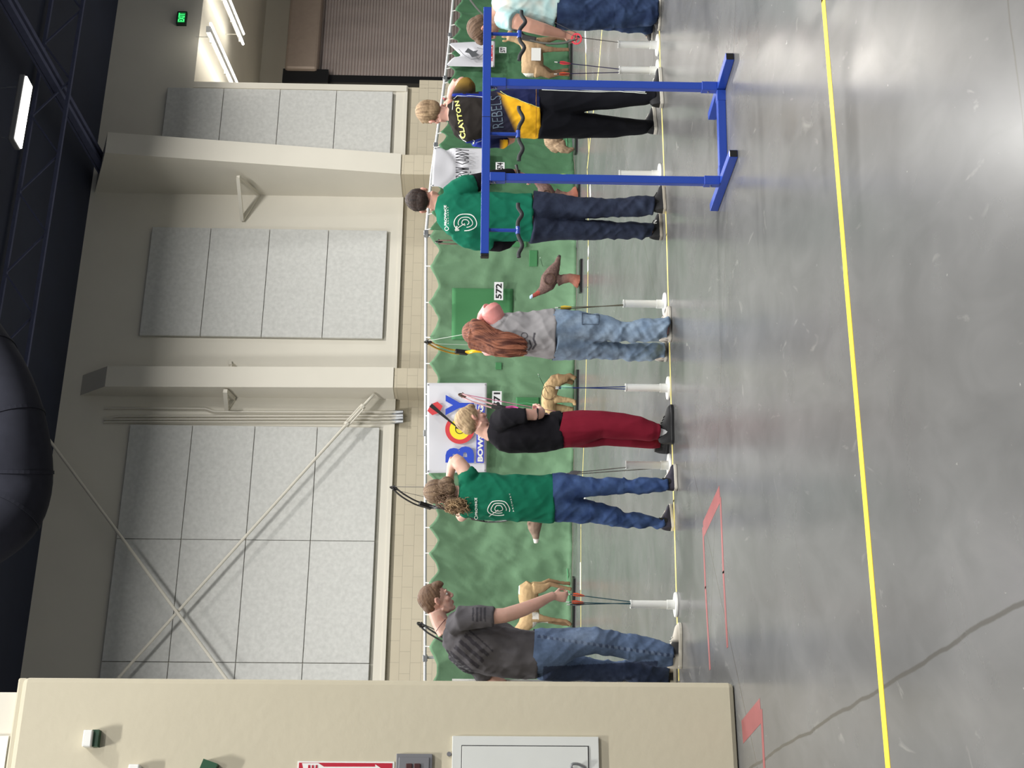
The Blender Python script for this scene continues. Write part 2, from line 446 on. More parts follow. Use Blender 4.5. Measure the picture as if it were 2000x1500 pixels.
def truss(f, s0, s1, z, name):
    mb = MB(); h = 0.6; n = int(abs(s1-s0)/0.8)
    mb.bar(A.P(s0, z, f), A.P(s1, z, f), 0.07, 0.06); mb.bar(A.P(s0, z+h, f), A.P(s1, z+h, f), 0.07, 0.06)
    for i in range(n):
        a = s0+(s1-s0)*i/n; b_ = s0+(s1-s0)*(i+1)/n
        z0, z1 = (z, z+h) if i % 2 == 0 else (z+h, z)
        mb.bar(A.P(a, z0, f), A.P(b_, z1, f), 0.03, 0.03)
    return tag(mb.build(name, M_navy), kind='structure')
for i, f in enumerate((3.4, 6.8)):
    truss(f, -22, 16, roofz(f)-0.72, 'trim_%d' % (10+i))

# acoustic panels on the wall
def acoustic(x0, x1, y0, y1, rows, cols, label):
    """x0,x1 heights at the middle column, y0,y1 sides"""
    s1 = WALL.sz((x0+x1)/2, y0, .06)[0]; s0 = WALL.sz((x0+x1)/2, y1, .06)[0]
    zt = WALL.sz(x0, y0, .06)[1]; zb = WALL.sz(x1, y0, .06)[1]
    root = empty('acoustic_panel_bank', WALL.P((s0+s1)/2, zb, 0), label, 'acoustic panels')
    mb = MB(); WALL.slab(mb, s0+.04, s1-.04, zb+.04, zt-.04, 0.001, 0.02); mb.build('backing', M_wall, root)
    for c in range(cols):
        for r in range(rows):
            a = s0+(s1-s0)*c/cols; b_ = s0+(s1-s0)*(c+1)/cols; z0 = zb+(zt-zb)*r/rows; z1 = zb+(zt-zb)*(r+1)/rows
            mb = MB(); WALL.slab(mb, a+.006, b_-.006, z0+.006, z1-.006, 0.02, 0.075)
            mb.build('panel', M_panel, root, bevel=0.008)
acoustic(254, 742, 832, 1322+230, 4, 3, 'grey felt acoustic panels beyond the crossed brace rods, largest bank on the wall')
acoustic(297, 757, 447, 659, 4, 1, 'single stack of four grey felt acoustic panels between the two pillars')
acoustic(327, 768, 175, 330, 4, 1, 'stack of grey felt acoustic panels right of the wide tapering pillar, beside the roller shutter')
# raised border around the panelled wall ends / ledge under the panels
mb = MB(); WALL.slab(mb, s_left, s_open, ztrim-0.02, ztrim+0.05, -0.05, 0.012)
WALL.slab(mb, s_open-0.15, s_open, ztrim, zopen, 0, 0.03)
tag(mb.build('trim_20', M_wall), kind='structure')

# triangular brackets on the pillars
def tri(label, pts, th=0.06, s_off=None):
    mb = MB()
    for i in range(len(pts)-1): mb.bar(pts[i], pts[i+1], th, th)
    return tag(mb.build('wall_bracket', M_wall), label, 'bracket')
f1 = 0.9
tri('triangular painted bracket beside the wide tapering pillar', [WALL.pt(465, 346, 0.95), WALL.pt(473, 430, 0.05), WALL.pt(505, 380, 0.03), WALL.pt(465, 346, 0.95)], 0.07)
tri('small painted bracket left of the narrow pillar, next to the conduits', [WALL.pt(440, 764, 0.5), WALL.pt(443, 799, 0.03), WALL.pt(456, 779, 0.03), WALL.pt(440, 764, .5)], 0.08)
tri('tiny painted bracket peeking out right of the narrow pillar', [WALL.pt(449, 706, 0.03), WALL.pt(450, 714, .3), WALL.pt(457, 714, .03)], 0.06)

# conduits
cd = [([(203, 797), (400, 798), (418, 804), (775, 805)], 'thin painted conduit nearest the narrow pillar'),
      ([(205, 818), (225, 814), (235, 813), (775, 812)], 'thin painted conduit, second from the narrow pillar, bent near its top'),
      ([(203, 819), (775, 817)], 'thin painted conduit, third from the narrow pillar'),
      ([(203, 824), (775, 824)], 'thin painted conduit farthest from the narrow pillar, nearest the large panel bank')]
M_cond = mat('painted_conduit', srgb(205, 200, 188), 0.5)
for pts, lab in cd:
    root = empty('conduit', WALL.pt(770, pts[-1][1], 0.03), lab, 'conduit')
    P = [WALL.pt(x, y, 0.045) for x, y in pts]; mb = MB(); mb.tube(P, 0.018, 8)
    mb.build('pipe', M_cond, root, smooth=True)
    q = WALL.pt(768, pts[-1][1], 0.02); mb = MB(); mb.tube([q+UP*0.06, q+UP*-0.02, q+UP*-0.2+NW*0.03], [.02, .04, .035], 10)
    mb.build('fitting', M_galv, root, smooth=True)
# brace rods
def rod(a, b, label, tb=None):
    root = empty('brace_rod', b, label, 'brace rod')
    mb = MB(); mb.tube([a, b], 0.028, 8); mb.build('rod', M_wall, root, smooth=True)
    for t in (tb or []):
        p = a.lerp(b, t); d = (b-a).normalized(); mb = MB(); sd = d.cross(NW).normalized()
        mb.bar(p-d*0.22+sd*.045, p+d*0.22+sd*.045, .025, .025); mb.bar(p-d*0.22-sd*.045, p+d*0.22-sd*.045, .025, .025)
        mb.tube([p-d*0.26, p-d*0.2], .06, 8); mb.tube([p+d*0.2, p+d*0.26], .06, 8)
        mb.build('turnbuckle', M_wall, root)
rod(WALL.pt(730, 770, 0.35), WALL.pt(218, 1338, 0.35), 'diagonal brace rod rising left from the foot of the narrow pillar, with a turnbuckle', (0.08,))
ra_, rb_ = WALL.pt(88, 848, 0.42), WALL.pt(448, 1334, 0.42)
if ra_.z > zc0-.06: ra_ = rb_.lerp(ra_, (zc0-.06-rb_.z)/(ra_.z-rb_.z))
rod(ra_, rb_, 'diagonal brace rod dropping left from the dark ceiling across the large panels')

# exit sign
M_exit = mat('exit_sign_green', srgb(20, 60, 30), 0.4, emit=(srgb(60, 220, 110), 0.25))
M_exitl = mat('exit_sign_letters', srgb(90, 240, 140), 0.4, emit=(srgb(60, 235, 120), 1.4))
root = empty('exit_sign', WALL.pt(362, 34, 0.05), 'small green lit exit sign high on the wall beside the recess lights', 'exit sign')
mb = MB(); WALL.pxslab(mb, 345, 22, 364, 46, 0.0, 0.09); mb.build('housing', mat('exit_housing', srgb(30, 45, 38), 0.5), root)
mb = MB(); WALL.pxslab(mb, 347.5, 24.5, 361.5, 43.5, 0.09, 0.098); mb.build('face', M_exit, root)
sa, za = WALL.sz(359.5, 42.5, .1); sb, zb_ = WALL.sz(349.5, 25.5, .1)
word('EXIT', WALL.P(sa, za, 0.103), EW, UP, sb-sa, zb_-za, M_exitl, root, bold=0.02)

# strip lights of the recess: hung in the depth direction under its ceiling
M_tube = mat('lit_tube_white', (1, 1, 1), 0.5, emit=((1.0, 0.96, 0.88), 14.0))
M_fix = mat('fixture_enamel', srgb(200, 198, 190), 0.4)
def strip(p0, p1, label):
    root = empty('strip_light', (p0+p1)/2+UP*0.25, label, 'strip light', 'fluorescent strips in the recess')
    d = (p1-p0).normalized(); sd = d.cross(UP).normalized()
    mb = MB(); mb.bar(p0, p1, 0.14, 0.10); mb.build('body', M_fix, root)
    for k in (-1, 1):
        mb = MB(); mb.tube([p0+sd*k*0.13-UP*0.04, p1+sd*k*0.13-UP*0.04], 0.03, 10); mb.build('tube', M_tube, root, smooth=True)
    for t in (0.08, 0.5, 0.92):
        p = p0.lerp(p1, t); mb = MB(); mb.bar(p-sd*0.17, p+sd*0.17, 0.04, 0.05); mb.build('bracket', M_fix, root)
    for t in (0.1, 0.9):
        mb = MB(); p = p0.lerp(p1, t); mb.bar(p, p+UP*max(zopen-p.z, .05), 0.015, 0.015); mb.build('hanger', M_fix, root)
    ld = bpy.data.lights.new('strip_lamp', 'AREA'); ld.shape = 'RECTANGLE'; ld.size = 0.3; ld.size_y = (p1-p0).length; ld.energy = 230; ld.color = (1, .94, .86)
    lo = bpy.data.objects.new('strip_lamp', ld); COL.objects.link(lo); lo.location = (p0+p1)/2-UP*0.12; lo.rotation_euler = (0, 0, math.atan2(d.y, d.x)-math.pi/2)
zl = zopen-0.35
strip(floorpt(407, 57, zl), floorpt(470, 196, zl), 'long lit strip light nearest the exit sign, hanging in the recess')
strip(floorpt(432, -20, zl), floorpt(472, 76, zl), 'lit strip light cut by the frame edge, second in the recess above the shutter')
root = empty('wall_sensor', REC.pt(496, 20, 0.05), 'tiny sensor box on the recess wall above the shutter', 'sensor')
mb = MB(); REC.pxslab(mb, 490, 17, 506, 23, 0, 0.1); mb.build('sensor_body', M_fix, root)

# high bay lamps
M_lens = mat('high_bay_lens', (1, 1, 1), 0.4, emit=((1.0, 0.98, 0.92), 6.0))
def highbay(p, label):
    root = empty('high_bay_lamp', p, label, 'ceiling lamp')
    mb = MB(); mb.box(p+UP*0.06, EW*0.62, NW*0.17, UP*0.05); mb.build('housing', mat('lamp_housing', srgb(150, 150, 150), 0.4, .5), root, bevel=0.02)
    mb = MB(); mb.box(p+UP*0.0, EW*0.60, NW*0.15, UP*0.018); mb.build('lens', M_lens, root, bevel=0.01)
    for k in (-1, 1):
        mb = MB(); mb.tube([p+EW*0.5*k+UP*0.1, p+EW*0.4*k+UP*1.0], 0.006, 6); mb.build('cable', M_galv, root)
highbay(HB[0], 'bright linear high bay lamp hanging under the dark ceiling')

# big fabric duct elbow
M_duct = mat('duct_dark', srgb(34, 35, 42), 0.95, var=0.1, spec=.08)
root = empty('air_duct', atY(60, 900, 15.0), 'large dark round air duct bending down under the ceiling', 'duct')
Yd = 15.0
pts = [atY(-160, 500, Yd+1.5), atY(-70, 640, Yd+.8), atY(-8, 740, Yd+.3), atY(26, 840, Yd), atY(36, 940, Yd), atY(10, 1010, Yd-.2), atY(-60, 1060, Yd-.4)]
def smoothpath(pts, n=6):
    out = []
    for i in range(len(pts)-1):
        p0 = pts[max(i-1, 0)]; p1 = pts[i]; p2 = pts[i+1]; p3 = pts[min(i+2, len(pts)-1)]
        for k in range(n):
            t = k/n
            out.append(0.5*((2*p1)+(p2-p0)*t+(2*p0-5*p1+4*p2-p3)*t*t+(3*p1-p0-3*p2+p3)*t**3))
    out.append(pts[-1]); return out
sp = smoothpath(pts, 5)
mb = MB(); mb.tube(sp, 0.37, 32); mb.build('duct_skin', M_duct, root, smooth=True)
mb = MB()
for i in (8, 14, 19, 24):
    t = (sp[i+1]-sp[i]).normalized(); a = t.cross(UP).normalized(); b_ = a.cross(t); mb.ring(sp[i], a, b_, 0.36, 0.38, 0.04)
mb.build('hoop', M_duct, root)

# ================================================================ near column at the left
c0 = floorpt(1434, 1332)
COLP = Plane(c0, EW)
zt = COLP.sz(40, 1345)[1]
mb = MB(); COLP.slab(mb, -3.2, 0, 0, zt, 0, -1.0)
tag(mb.build('wall_left', M_col, bevel=0.03), kind='structure')
mb = MB(); COLP.slab(mb, -3.2, -0.07, zt, zt+0.9, -0.08, -0.9)
tag(mb.build('wall_left_upper', M_wall), kind='structure')
mb = MB(); COLP.slab(mb, -3.2, 0.0, zt-0.02, zt+0.03, -0.03, -0.98); tag(mb.build('trim_21', M_col, bevel=.01), kind='structure')
def colbox(name, label, cat, x0, y0, x1, y1, th, material, bevel=0.004):
    mb = MB(); COLP.pxslab(mb, x0, y0, x1, y1, 0.0, th)
    return mb, COLP.pt((x0+x1)/2, (y0+y1)/2, 0)
# strobe / sensor boxes
root = empty('wall_sensor', COLP.pt(176, 1442, 0.0), 'white wall box with a green base, upper right of the near tan wall', 'sensor box')
mb = MB(); COLP.pxslab(mb, 161, 1425, 179, 1458, 0.0, 0.07); mb.build('cover', M_white, root, bevel=.006)
mb = MB(); COLP.pxslab(mb, 179, 1425, 192, 1458, 0.0, 0.045); mb.build('base', mat('dark_green_plastic', srgb(30, 74, 48), 0.4), root)
root = empty('wall_sensor', COLP.pt(258, 1508, 0.0), 'small white wall box cut by the frame edge, below the box with the green base', 'sensor box')
mb = MB(); COLP.pxslab(mb, 249, 1492, 271, 1525, 0.0, 0.06); mb.build('cover', M_white, root, bevel=.008)
root = empty('wall_sensor', COLP.pt(400, 1510, 0.0), 'dark green tilted box at the frame edge on the near tan wall', 'sensor box')
mb = MB(); p = COLP.pt(405, 1508, 0.03); mb.box(p, (COLP.e*0.9+UP*-0.3).normalized()*0.055, COLP.n*0.03, (UP*.9+COLP.e*.3).normalized()*0.04)
mb.build('cover', MATS['dark_green_plastic'], root)
mb = MB(); COLP.pxslab(mb, -30, 1437, 8, 1560, -0.08, -0.05)
tag(mb.build('wall_plate', M_white), 'white plate at the very top of the near wall above its ledge', 'plate')
# fire extinguisher sign
M_red = mat('sign_red', srgb(176, 30, 52), 0.4)
root = empty('fire_sign', COLP.pt(674, 1520, 0.0), 'red and white fire extinguisher arrow sign cut by the frame edge', 'sign')
mb = MB(); COLP.pxslab(mb, 579, 1487, 769, 1560, 0.0, 0.004); mb.build('plate', M_white, root)
mb = MB(); COLP.pxslab(mb, 582, 1490, 765, 1557, 0.004, 0.006); mb.build('red_field', M_red, root)
mb = MB()
c = COLP
ar = [(590, 1490.5), (622, 1490.5), (633, 1497.5), (733, 1497.5), (733, 1493), (765, 1514), (733, 1535), (733, 1530), (633, 1530), (622, 1540), (600, 1540)]
mb.poly([c.pt(x, y, 0.0062) for x, y in ar], c.n, 0.001); mb.build('arrow', M_white, root)
sa, za = c.sz(618, 1530, .008); sb, zb_ = c.sz(602, 1494, .008)
word('FIRE', c.P(sa, za, 0.008), c.e, UP, sb-sa, zb_-za, M_red, root, bold=0.03)
# outlet box
root = empty('outlet_box', COLP.pt(808, 1495, 0.0), 'grey metal outlet plate with dark red receptacles between the sign and the white cabinet', 'outlet')
M_greym = mat('grey_metal', srgb(128, 128, 132), 0.4, 0.4)
mb = MB(); COLP.pxslab(mb, 773, 1472, 844, 1540, 0.0, 0.02); mb.build('plate', M_greym, root, bevel=.003)
mb = MB(); COLP.pxslab(mb, 778, 1479, 838, 1533, 0.02, 0.026); mb.build('cover', M_greym, root, bevel=.003)
for y0, x0 in ((1491, 792), (1491, 808)):
    mb = MB(); COLP.pxslab(mb, x0, y0, x0+13, y0+34, 0.026, 0.034); r_ = mb.build('receptacle', mat('receptacle_maroon', srgb(66, 34, 34), .4), root, bevel=.004)
# white cabinet
root = empty('wall_cabinet', COLP.pt(1026, 1470, 0.0), 'white flush metal cabinet with a handle low on the near tan wall', 'cabinet')
M_cab = mat('cabinet_white', srgb(206, 208, 204), 0.4, var=.02)
mb = MB(); x0, y0, x1 = 882, 1438, 1171
COLP.pxslab(mb, x0, y0, x1, 1600, 0.0, 0.02); mb.build('frame', M_cab, root, bevel=.003)
mb = MB(); COLP.pxslab(mb, 900, 1456, 1151, 1590, 0.0205, 0.0215); mb.build('door_gap', M_black, root)
mb = MB(); COLP.pxslab(mb, 901.5, 1457.5, 1149.5, 1589, 0.02, 0.026); dr = mb.build('door', M_cab, root, bevel=.002)
mb = MB(); hp = [COLP.pt(1136, 1508, .03), COLP.pt(1118, 1502, .05), COLP.pt(1117, 1493, .055), COLP.pt(1128, 1492, .05), COLP.pt(1142, 1498, .03)]
mb.tube(smoothpath(hp, 4), .008, 8); mb.build('handle', M_galv, dr, smooth=True)
mb = MB(); q = COLP.pt(877, 1473, 0.0); mb.tube([q, q+COLP.n*0.012], .012, 14); tag(mb.build('wall_button', M_greym, smooth=True), 'small round grey disc beside the top corner of the white cabinet', 'disc')
# pale post standing behind the near wall
q = floorpt(1321, 1334)
mb = MB(); mb.tube([q, q+UP*1.58], 0.018, 12); tag(mb.build('white_post', M_white, smooth=True), 'slim white post showing as a sliver along the edge of the near wall', 'post')
# ================================================================ the range: tape, nets, banners
M_ytape = mat('yellow_tape', srgb(250, 214, 50), 0.45)
M_ycord = mat('pale_yellow_tape', srgb(222, 206, 120), 0.5)
M_rtape = mat('red_tape', srgb(130, 72, 72), 0.6, var=0.15, vscale=6)
def tape(pts, w, material, label, cat='floor tape', group=None, z=0.0012, name='floor_tape'):
    mb = MB(); P = [floorpt(x, y) for x, y in pts]
    for i in range(len(P)-1):
        a, b = P[i], P[i+1]; d = (b-a).normalized(); a = a-d*w*0.3 if i else a
        mb.bar(a+UP*z/2, b+UP*z/2, w, z)
    return tag(mb.build(name, material), label, cat, group)
tape([(1604, -60), (1608, 0), (1652, 535)], 0.052, M_ytape, 'bright yellow tape strip near the viewer, the part right of the small overlap')
tape([(1651.5, 530), (1735, 1500), (1742, 1580)], 0.052, M_ytape, 'bright yellow tape strip near the viewer, the part left of the small overlap', z=0.0018)
tape([(1285, -60), (1290, 150), (1302, 460), (1316, 980), (1326, 1330)], 0.045, M_ycord, 'yellow tape of the firing line under the feet of the archers')
tape([(1134.5, 1400), (1134.5, 1030), (1144, 760), (1148, 560), (1149, 460)], 0.05, M_ycord, 'thin pale yellow line in front of the left net')
tape([(1149, 455), (1147, 330), (1155, 250), (1170, 130), (1184, -40)], 0.05, M_ycord, 'thin pale yellow line in front of the right net, the one nearer the archers')
tape([(1150, 300), (1145, 160), (1142, 0), (1141, -60)], 0.05, M_ycord, 'thin pale yellow line close to the foot of the right net')
M_wtape = mat('white_tape', srgb(232, 232, 228), 0.4)
for a, lab in (([(1134, 1098), (1134, 1152)], 'white tag strip on the far line in front of the left foam deer'), ([(1149, 484), (1149.5, 498)], 'short white tag strip in front of the turkey tail'),
               ([(1148.5, 508), (1148.5, 530)], 'white tag strip in front of the brown stump'), ([(1152.5, 362), (1153.5, 386)], 'white tag strip beside the left post of the blue rack'),
               ([(1145, 100), (1143, 60)], 'white tag strip in front of the deer with the paper sheet'), ([(1143, 955), (1142, 990)], 'white tag strip seen between the legs of the curly haired archer')):
    tape(a, 0.11, M_wtape, lab, 'tag', z=0.004, name='line_tag')
tape([(1406, 964), (1374, 1034)], 0.10, M_rtape, 'red tape strip joining the two long red strips at their right end', z=.0009)
tape([(1373, 1030), (1378, 1150), (1387, 1308)], 0.045, M_rtape, 'long red tape strip nearer the archers')
tape([(1407, 972), (1413, 1120), (1421, 1265)], 0.045, M_rtape, 'long red tape strip nearer the viewer, ending short of its twin')
tape([(1486, 1387), (1450, 1430)], 0.12, M_rtape, 'short broad red tape strip at the foot of the near wall', z=.0009)
tape([(1487, 1385), (1494, 1520)], 0.045, M_rtape, 'red tape strip running out of the frame from the broad red corner')

NLP = Plane(floorpt(1126, 455), floorpt(1126, 455)-floorpt(1113, 1320))
NRP = Plane(floorpt(1126, 455), floorpt(1105, 0)-floorpt(1126, 455))
M_net = mat('green_netting', srgb(101, 136, 104), 0.85, var=0.08, vscale=3.0, bump=0.2, bscale=25)
M_net2 = mat('green_netting_dark', srgb(66, 110, 76), 0.85, var=0.10, vscale=4.0, bump=0.25, bscale=25)
M_patch = mat('green_netting_patch', srgb(62, 122, 76), 0.85)
M_seam = mat('green_mend_cord', srgb(96, 178, 124), 0.8)
def net(name, pl, ya, yb, top, peaks, sag, material, label, ns=420, nz=44):
    """top: [(y, x)] of the pole; peaks: y of the ties"""
    sa = pl.sz(1000, ya)[0]; sb = pl.sz(1000, yb)[0]
    pk = sorted(pl.sz(850, y)[0] for y in peaks)
    tp = sorted((pl.sz(x, y)[0], pl.sz(x, y)[1]) for y, x in top)
    def zpole(s): return float(np.interp(s, [t[0] for t in tp], [t[1] for t in tp]))
    vs = []; fs = []
    rr = [0.06+0.05*random.random() for _ in pk]+[.1]*3
    for i in range(ns+1):
        s = sa+(sb-sa)*i/ns
        k = np.searchsorted(pk, s); lo = pk[k-1] if k > 0 else pk[0]-0.5; hi = pk[k] if k < len(pk) else pk[-1]+0.5
        t = (s-lo)/(hi-lo) if hi > lo else 0; t = min(max(t, 0), 1)
        zt = zpole(s)-0.055-sag*(1-abs(2*t-1)**1.4)*(0.85+0.3*rr[k % len(rr)]*5)
        zt += 0.02*noise.noise(Vector((s*9, 3, 0)))
        for j in range(nz+1):
            q = j/nz; z = zt*q
            pull = (1-abs(2*t-1))
            f = 0.05*noise.noise(Vector((s*1.4, z*0.9, 1)))+0.022*noise.noise(Vector((s*6, z*1.6, 5)))+0.018*(1-2*abs(noise.noise(Vector((s*3+z*1.7, z*3-s*1.3, 8)))))+.008*(1-2*abs(noise.noise(Vector((s*8-z*4, z*4, 2)))))
            f += 0.05*pull*math.exp(-(zt-z)*6)
            g = math.exp(-z*7); f += g*(0.10+0.09*noise.noise(Vector((s*2.2, 9, z*4)))+0.03*noise.noise(Vector((s*11, 2, 0))))
            vs.append(pl.P(s, z+0.004, f+0.02))
    for i in range(ns):
        for j in range(nz):
            a = i*(nz+1)+j; fs.append((a, a+nz+1, a+nz+2, a+1))
    root = empty('backstop_net', pl.P((sa+sb)/2, 0, 0), label, 'net')
    mb = MB(); mb.add(vs, fs); o = mb.build('netting', material, root, smooth='all')
    so = o.modifiers.new('thick', 'SOLIDIFY'); so.thickness = 0.003
    mb = MB()
    for s in pk:
        if sa < s < sb: mb.bar(pl.P(s, zpole(s)-0.07, 0.03), pl.P(s, zpole(s)+0.02, 0.0), 0.012, 0.012)
    q = mb.build('tie', M_white, root); q['kind'] = 'stuff'
    return root, zpole, sa, sb
netL, zpL, _, _ = net('l', NLP, 1480, 452, [(1480, 829), (1320, 830), (455, 832)],
    [1420, 1345, 1262, 1200, 1138, 1080, 1030, 975, 925, 868, 812, 770, 710, 659, 591, 520, 462], 0.14, M_net, 'left green backstop net, faded light green, hanging behind the left and middle archers')
netR, zpR, _, _ = net('r', NRP, 455, -120, [(455, 832), (340, 843), (163, 868), (78, 878), (0, 885), (-120, 893)],
    [450, 420, 392, 364, 330, 289, 262, 238, 213, 190, 163, 135, 106, 77, 50, 22, -10, -50, -90], 0.11, M_net2, 'right green backstop net, darker green, hanging in front of the roller shutter')
def patch(pl, x0, y0, x1, y1, root, material=M_patch, name='net_patch'):
    mb = MB(); s0 = pl.sz(x0, y0, .12)[0]; s1 = pl.sz(x1, y1, .12)[0]; z0 = pl.sz(x0, y0, .12)[1]; z1 = pl.sz(x1, y1, .12)[1]
    n = 14; vs = []; fs = []
    for i in range(n+1):
        for j in range(n+1):
            s = s0+(s1-s0)*i/n; z = z0+(z1-z0)*j/n
            f = 0.05*noise.noise(Vector((s*1.4, z*0.9, 1)))+0.022*noise.noise(Vector((s*6, z*1.6, 5)))
            vs.append(pl.P(s, z, f+0.055+0.10*math.exp(-z*7)))
    for i in range(n):
        for j in range(n):
            a = i*(n+1)+j; fs.append((a, a+1, a+n+2, a+n+1))
    mb.add(vs, fs); o = mb.build(name, material, root, smooth='all'); so = o.modifiers.new('t', 'SOLIDIFY'); so.thickness = 0.002
patch(NLP, 883, 562, 1001, 665, netL); patch(NLP, 1034, 488, 1050, 520, netL); patch(NLP, 968, 708, 980, 722, netL)
patch(NLP, 1008, 776, 1054, 795, netL); patch(NLP, 975, 470, 1030, 482, netL)
def cord(pl, pts, root, r=.005):
    mb = MB(); mb.tube([pl.pt(x, y, 0.09) for x, y in pts], r, 6); mb.build('mend_cord', M_seam, root)
cord(NLP, [(1007, 788), (1030, 787), (1055, 791)], netL); cord(NLP, [(1085, 787), (1098, 789)], netL)
cord(NLP, [(1108, 1205), (1113, 1190), (1108, 1110)], netL, .007); cord(NRP, [(1103, 215), (1108, 300)], netR)
# pole frame: pipes and stands
M_pipe = mat('white_pipe', srgb(205, 206, 206), 0.35, 0.2)
def frame(pl, y0, y1, zf, posts, label):
    root = empty('net_frame', pl.P(pl.sz(1000, posts[0])[0], 0, -0.05), label, 'pole frame')
    sa = pl.sz(850, y0)[0]; sb = pl.sz(850, y1)[0]; n = 12
    mb = MB(); mb.tube([pl.P(sa+(sb-sa)*i/n, zf(sa+(sb-sa)*i/n), -0.01) for i in range(n+1)], 0.024, 10); mb.build('crossbar', M_pipe, root, smooth=True)
    for y in posts:
        s = pl.sz(850, y)[0]; mb = MB(); mb.tube([pl.P(s, 0, -0.06), pl.P(s, zf(s)+0.03, -0.06)], 0.022, 10); mb.build('post', M_pipe, root, smooth=True)
        mb = MB(); mb.bar(pl.P(s-.05, zf(s), -0.02), pl.P(s+.05, zf(s), -0.02), 0.07, 0.07); mb.build('clamp', M_galv, root, bevel=.01)
        mb = MB(); mb.box(pl.P(s, .006, -0.06), pl.e*0.2, pl.n*0.2, UP*0.006); mb.build('foot_plate', M_galv, root)
frame(NLP, 1480, 455, zpL, (1286, 846), 'long straight white pipe frame carrying the left net')
frame(NRP, 455, -120, zpR, (455, 283, 152, 68), 'pipe frame with a bend carrying the right net, dropping towards the right')

# banners
M_ban = mat('banner_vinyl', srgb(214, 214, 220), 0.45)
M_blue = mat('banner_blue', srgb(38, 72, 190), 0.5); M_bred = mat('banner_red', srgb(205, 60, 66), 0.5); M_byel = mat('banner_yellow', srgb(238, 222, 52), 0.5)
M_ink = mat('black_ink', srgb(20, 20, 24), 0.5); M_grey = mat('grey_ink', srgb(92, 94, 98), 0.5); M_bpurp = mat('banner_box_blue', srgb(60, 72, 190), .5)
def banner(pl, cor, label, off=0.2, amp=0.02, seed=0, ret=False, fold=None, sag=None):
    """cor: px corners tl, tr, br, bl (upright sense)"""
    C = [pl.sz(x, y, off) for x, y in cor]; n = 24; vs = []; fs = []
    def pos(u, v):
        s = (C[0][0]*(1-u)+C[1][0]*u)*(1-v)+(C[3][0]*(1-u)+C[2][0]*u)*v
        z = (C[0][1]*(1-u)+C[1][1]*u)*(1-v)+(C[3][1]*(1-u)+C[2][1]*u)*v
        if sag: z -= sag(u)*(1-v)
        f = off+amp*noise.noise(Vector((s*2.5, z*2.5, seed)))*2*math.sin(math.pi*min(max(u, 0), 1))
        if fold: f += fold(u, v)
        return pl.P(s, z, f)
    for i in range(n+1):
        for j in range(n+1): vs.append(pos(i/n, j/n))
    for i in range(n):
        for j in range(n):
            a = i*(n+1)+j; fs.append((a, a+1, a+n+2, a+n+1))
    root = empty('banner', pl.P((C[2][0]+C[3][0])/2, (C[2][1]+C[3][1])/2, off), label, 'banner')
    mb = MB(); mb.add(vs, fs); o = mb.build('vinyl', M_ban, root, smooth='all'); so = o.modifiers.new('t', 'SOLIDIFY'); so.thickness = 0.002; so.offset = -1
    for u, v in ((.02, .02), (.98, .02), (.02, .98), (.98, .98)):
        mb = MB(); mb.ring(pos(u, v)+pl.n*.004, pl.e, UP, 0.006, 0.014, 0.004, 12); mb.build('eyelet', M_galv, root)
    return root
def off_w(pl, txt, x0, y0, x1, y1, off, m, root, bold=.03, name='lettering', spacing=1.0):
    """word upright in the hall; x0/x1: top/bottom, y0: left (large y), y1: right"""
    s0, z1 = pl.sz(x0, y0, off); s1, z0 = pl.sz(x1, y1, off)
    return word(txt, pl.P(s0, z0, off), pl.e, UP, s1-s0, z1-z0, m, root, name=name, bold=bold, extr=0.004, spacing=spacing)
O = 0.262
bb = banner(NLP, [(834, 924), (834, 748), (951, 748), (950, 922)], 'large white bowstring banner with blue letters and a red and yellow target ring', off=0.2, amp=0.012)
off_w(NLP, 'B', 870, 903.5, 926, 872, O, M_blue, bb, .05, 'letter_b'); off_w(NLP, 'Y', 870, 811, 926, 772, O, M_blue, bb, .05, 'letter_y')
cc = NLP.pt(898, 838.5, O); k = 19.2/2580; mb = MB(); mb.ring(cc, NLP.e, UP, 0.150, 0.213, .004, 48, a0=math.radians(52), a1=math.radians(372)); mb.build('red_ring', M_bred, bb)
mb = MB(); mb.ring(cc, NLP.e, UP, 0.0, 0.152, .003, 48); mb.build('yellow_disc', M_byel, bb)
mb = MB(); mb.ring(cc+NLP.n*.003, NLP.e, UP, 0.058, 0.068, .003, 40, a0=math.radians(75), a1=math.radians(330)); mb.build('black_arc', M_ink, bb)
mb = MB(); a_ = cc+NLP.n*.004; t_ = NLP.pt(841, 791, O+.004); d_ = (t_-a_).normalized(); n_ = d_.cross(NLP.n).normalized()
mb.poly([a_-n_*.006, a_+n_*.006, t_+n_*.03, t_-n_*.03], NLP.n, .002); mb.poly([a_-n_*.03+d_*.07, a_-d_*.01, a_+n_*.03+d_*.07], NLP.n, .002); mb.build('arrow_mark', M_ink, bb)
mb = MB(); q = NLP.pt(851, 799, O+.002); mb.poly([q-n_*.012-d_*.07, q-n_*.10-d_*.02, q-n_*.10+d_*.08, q-n_*.03+d_*.09], NLP.n, .0015); mb.poly([q+n_*.012-d_*.07, q+n_*.10-d_*.05, q+n_*.10+d_*.05, q+n_*.03+d_*.09], NLP.n, .0015); mb.build('red_vane', M_bred, bb)
mb = MB(); s0, z1 = NLP.sz(930, 904, O); s1, z0 = NLP.sz(946.5, 789, O); NLP.slab(mb, s0, s1, z0, z1, O-.002, O); mb.build('blue_box', M_bpurp, bb)
off_w(NLP, 'BOWSTRING', 932.5, 901.5, 944.5, 791.5, O+.003, M_white, bb, .05)
bc = banner(NRP, [(843, 364), (848, 289), (957.5, 290), (955, 366)], 'white banner with angular black lettering beside the green shirted archer with dark hair', off=0.2, amp=.03, seed=4,
            fold=lambda u, v: -0.05*math.exp(-((v-0.22-0.25*(1-(2*u-1)**2))/0.06)**2))
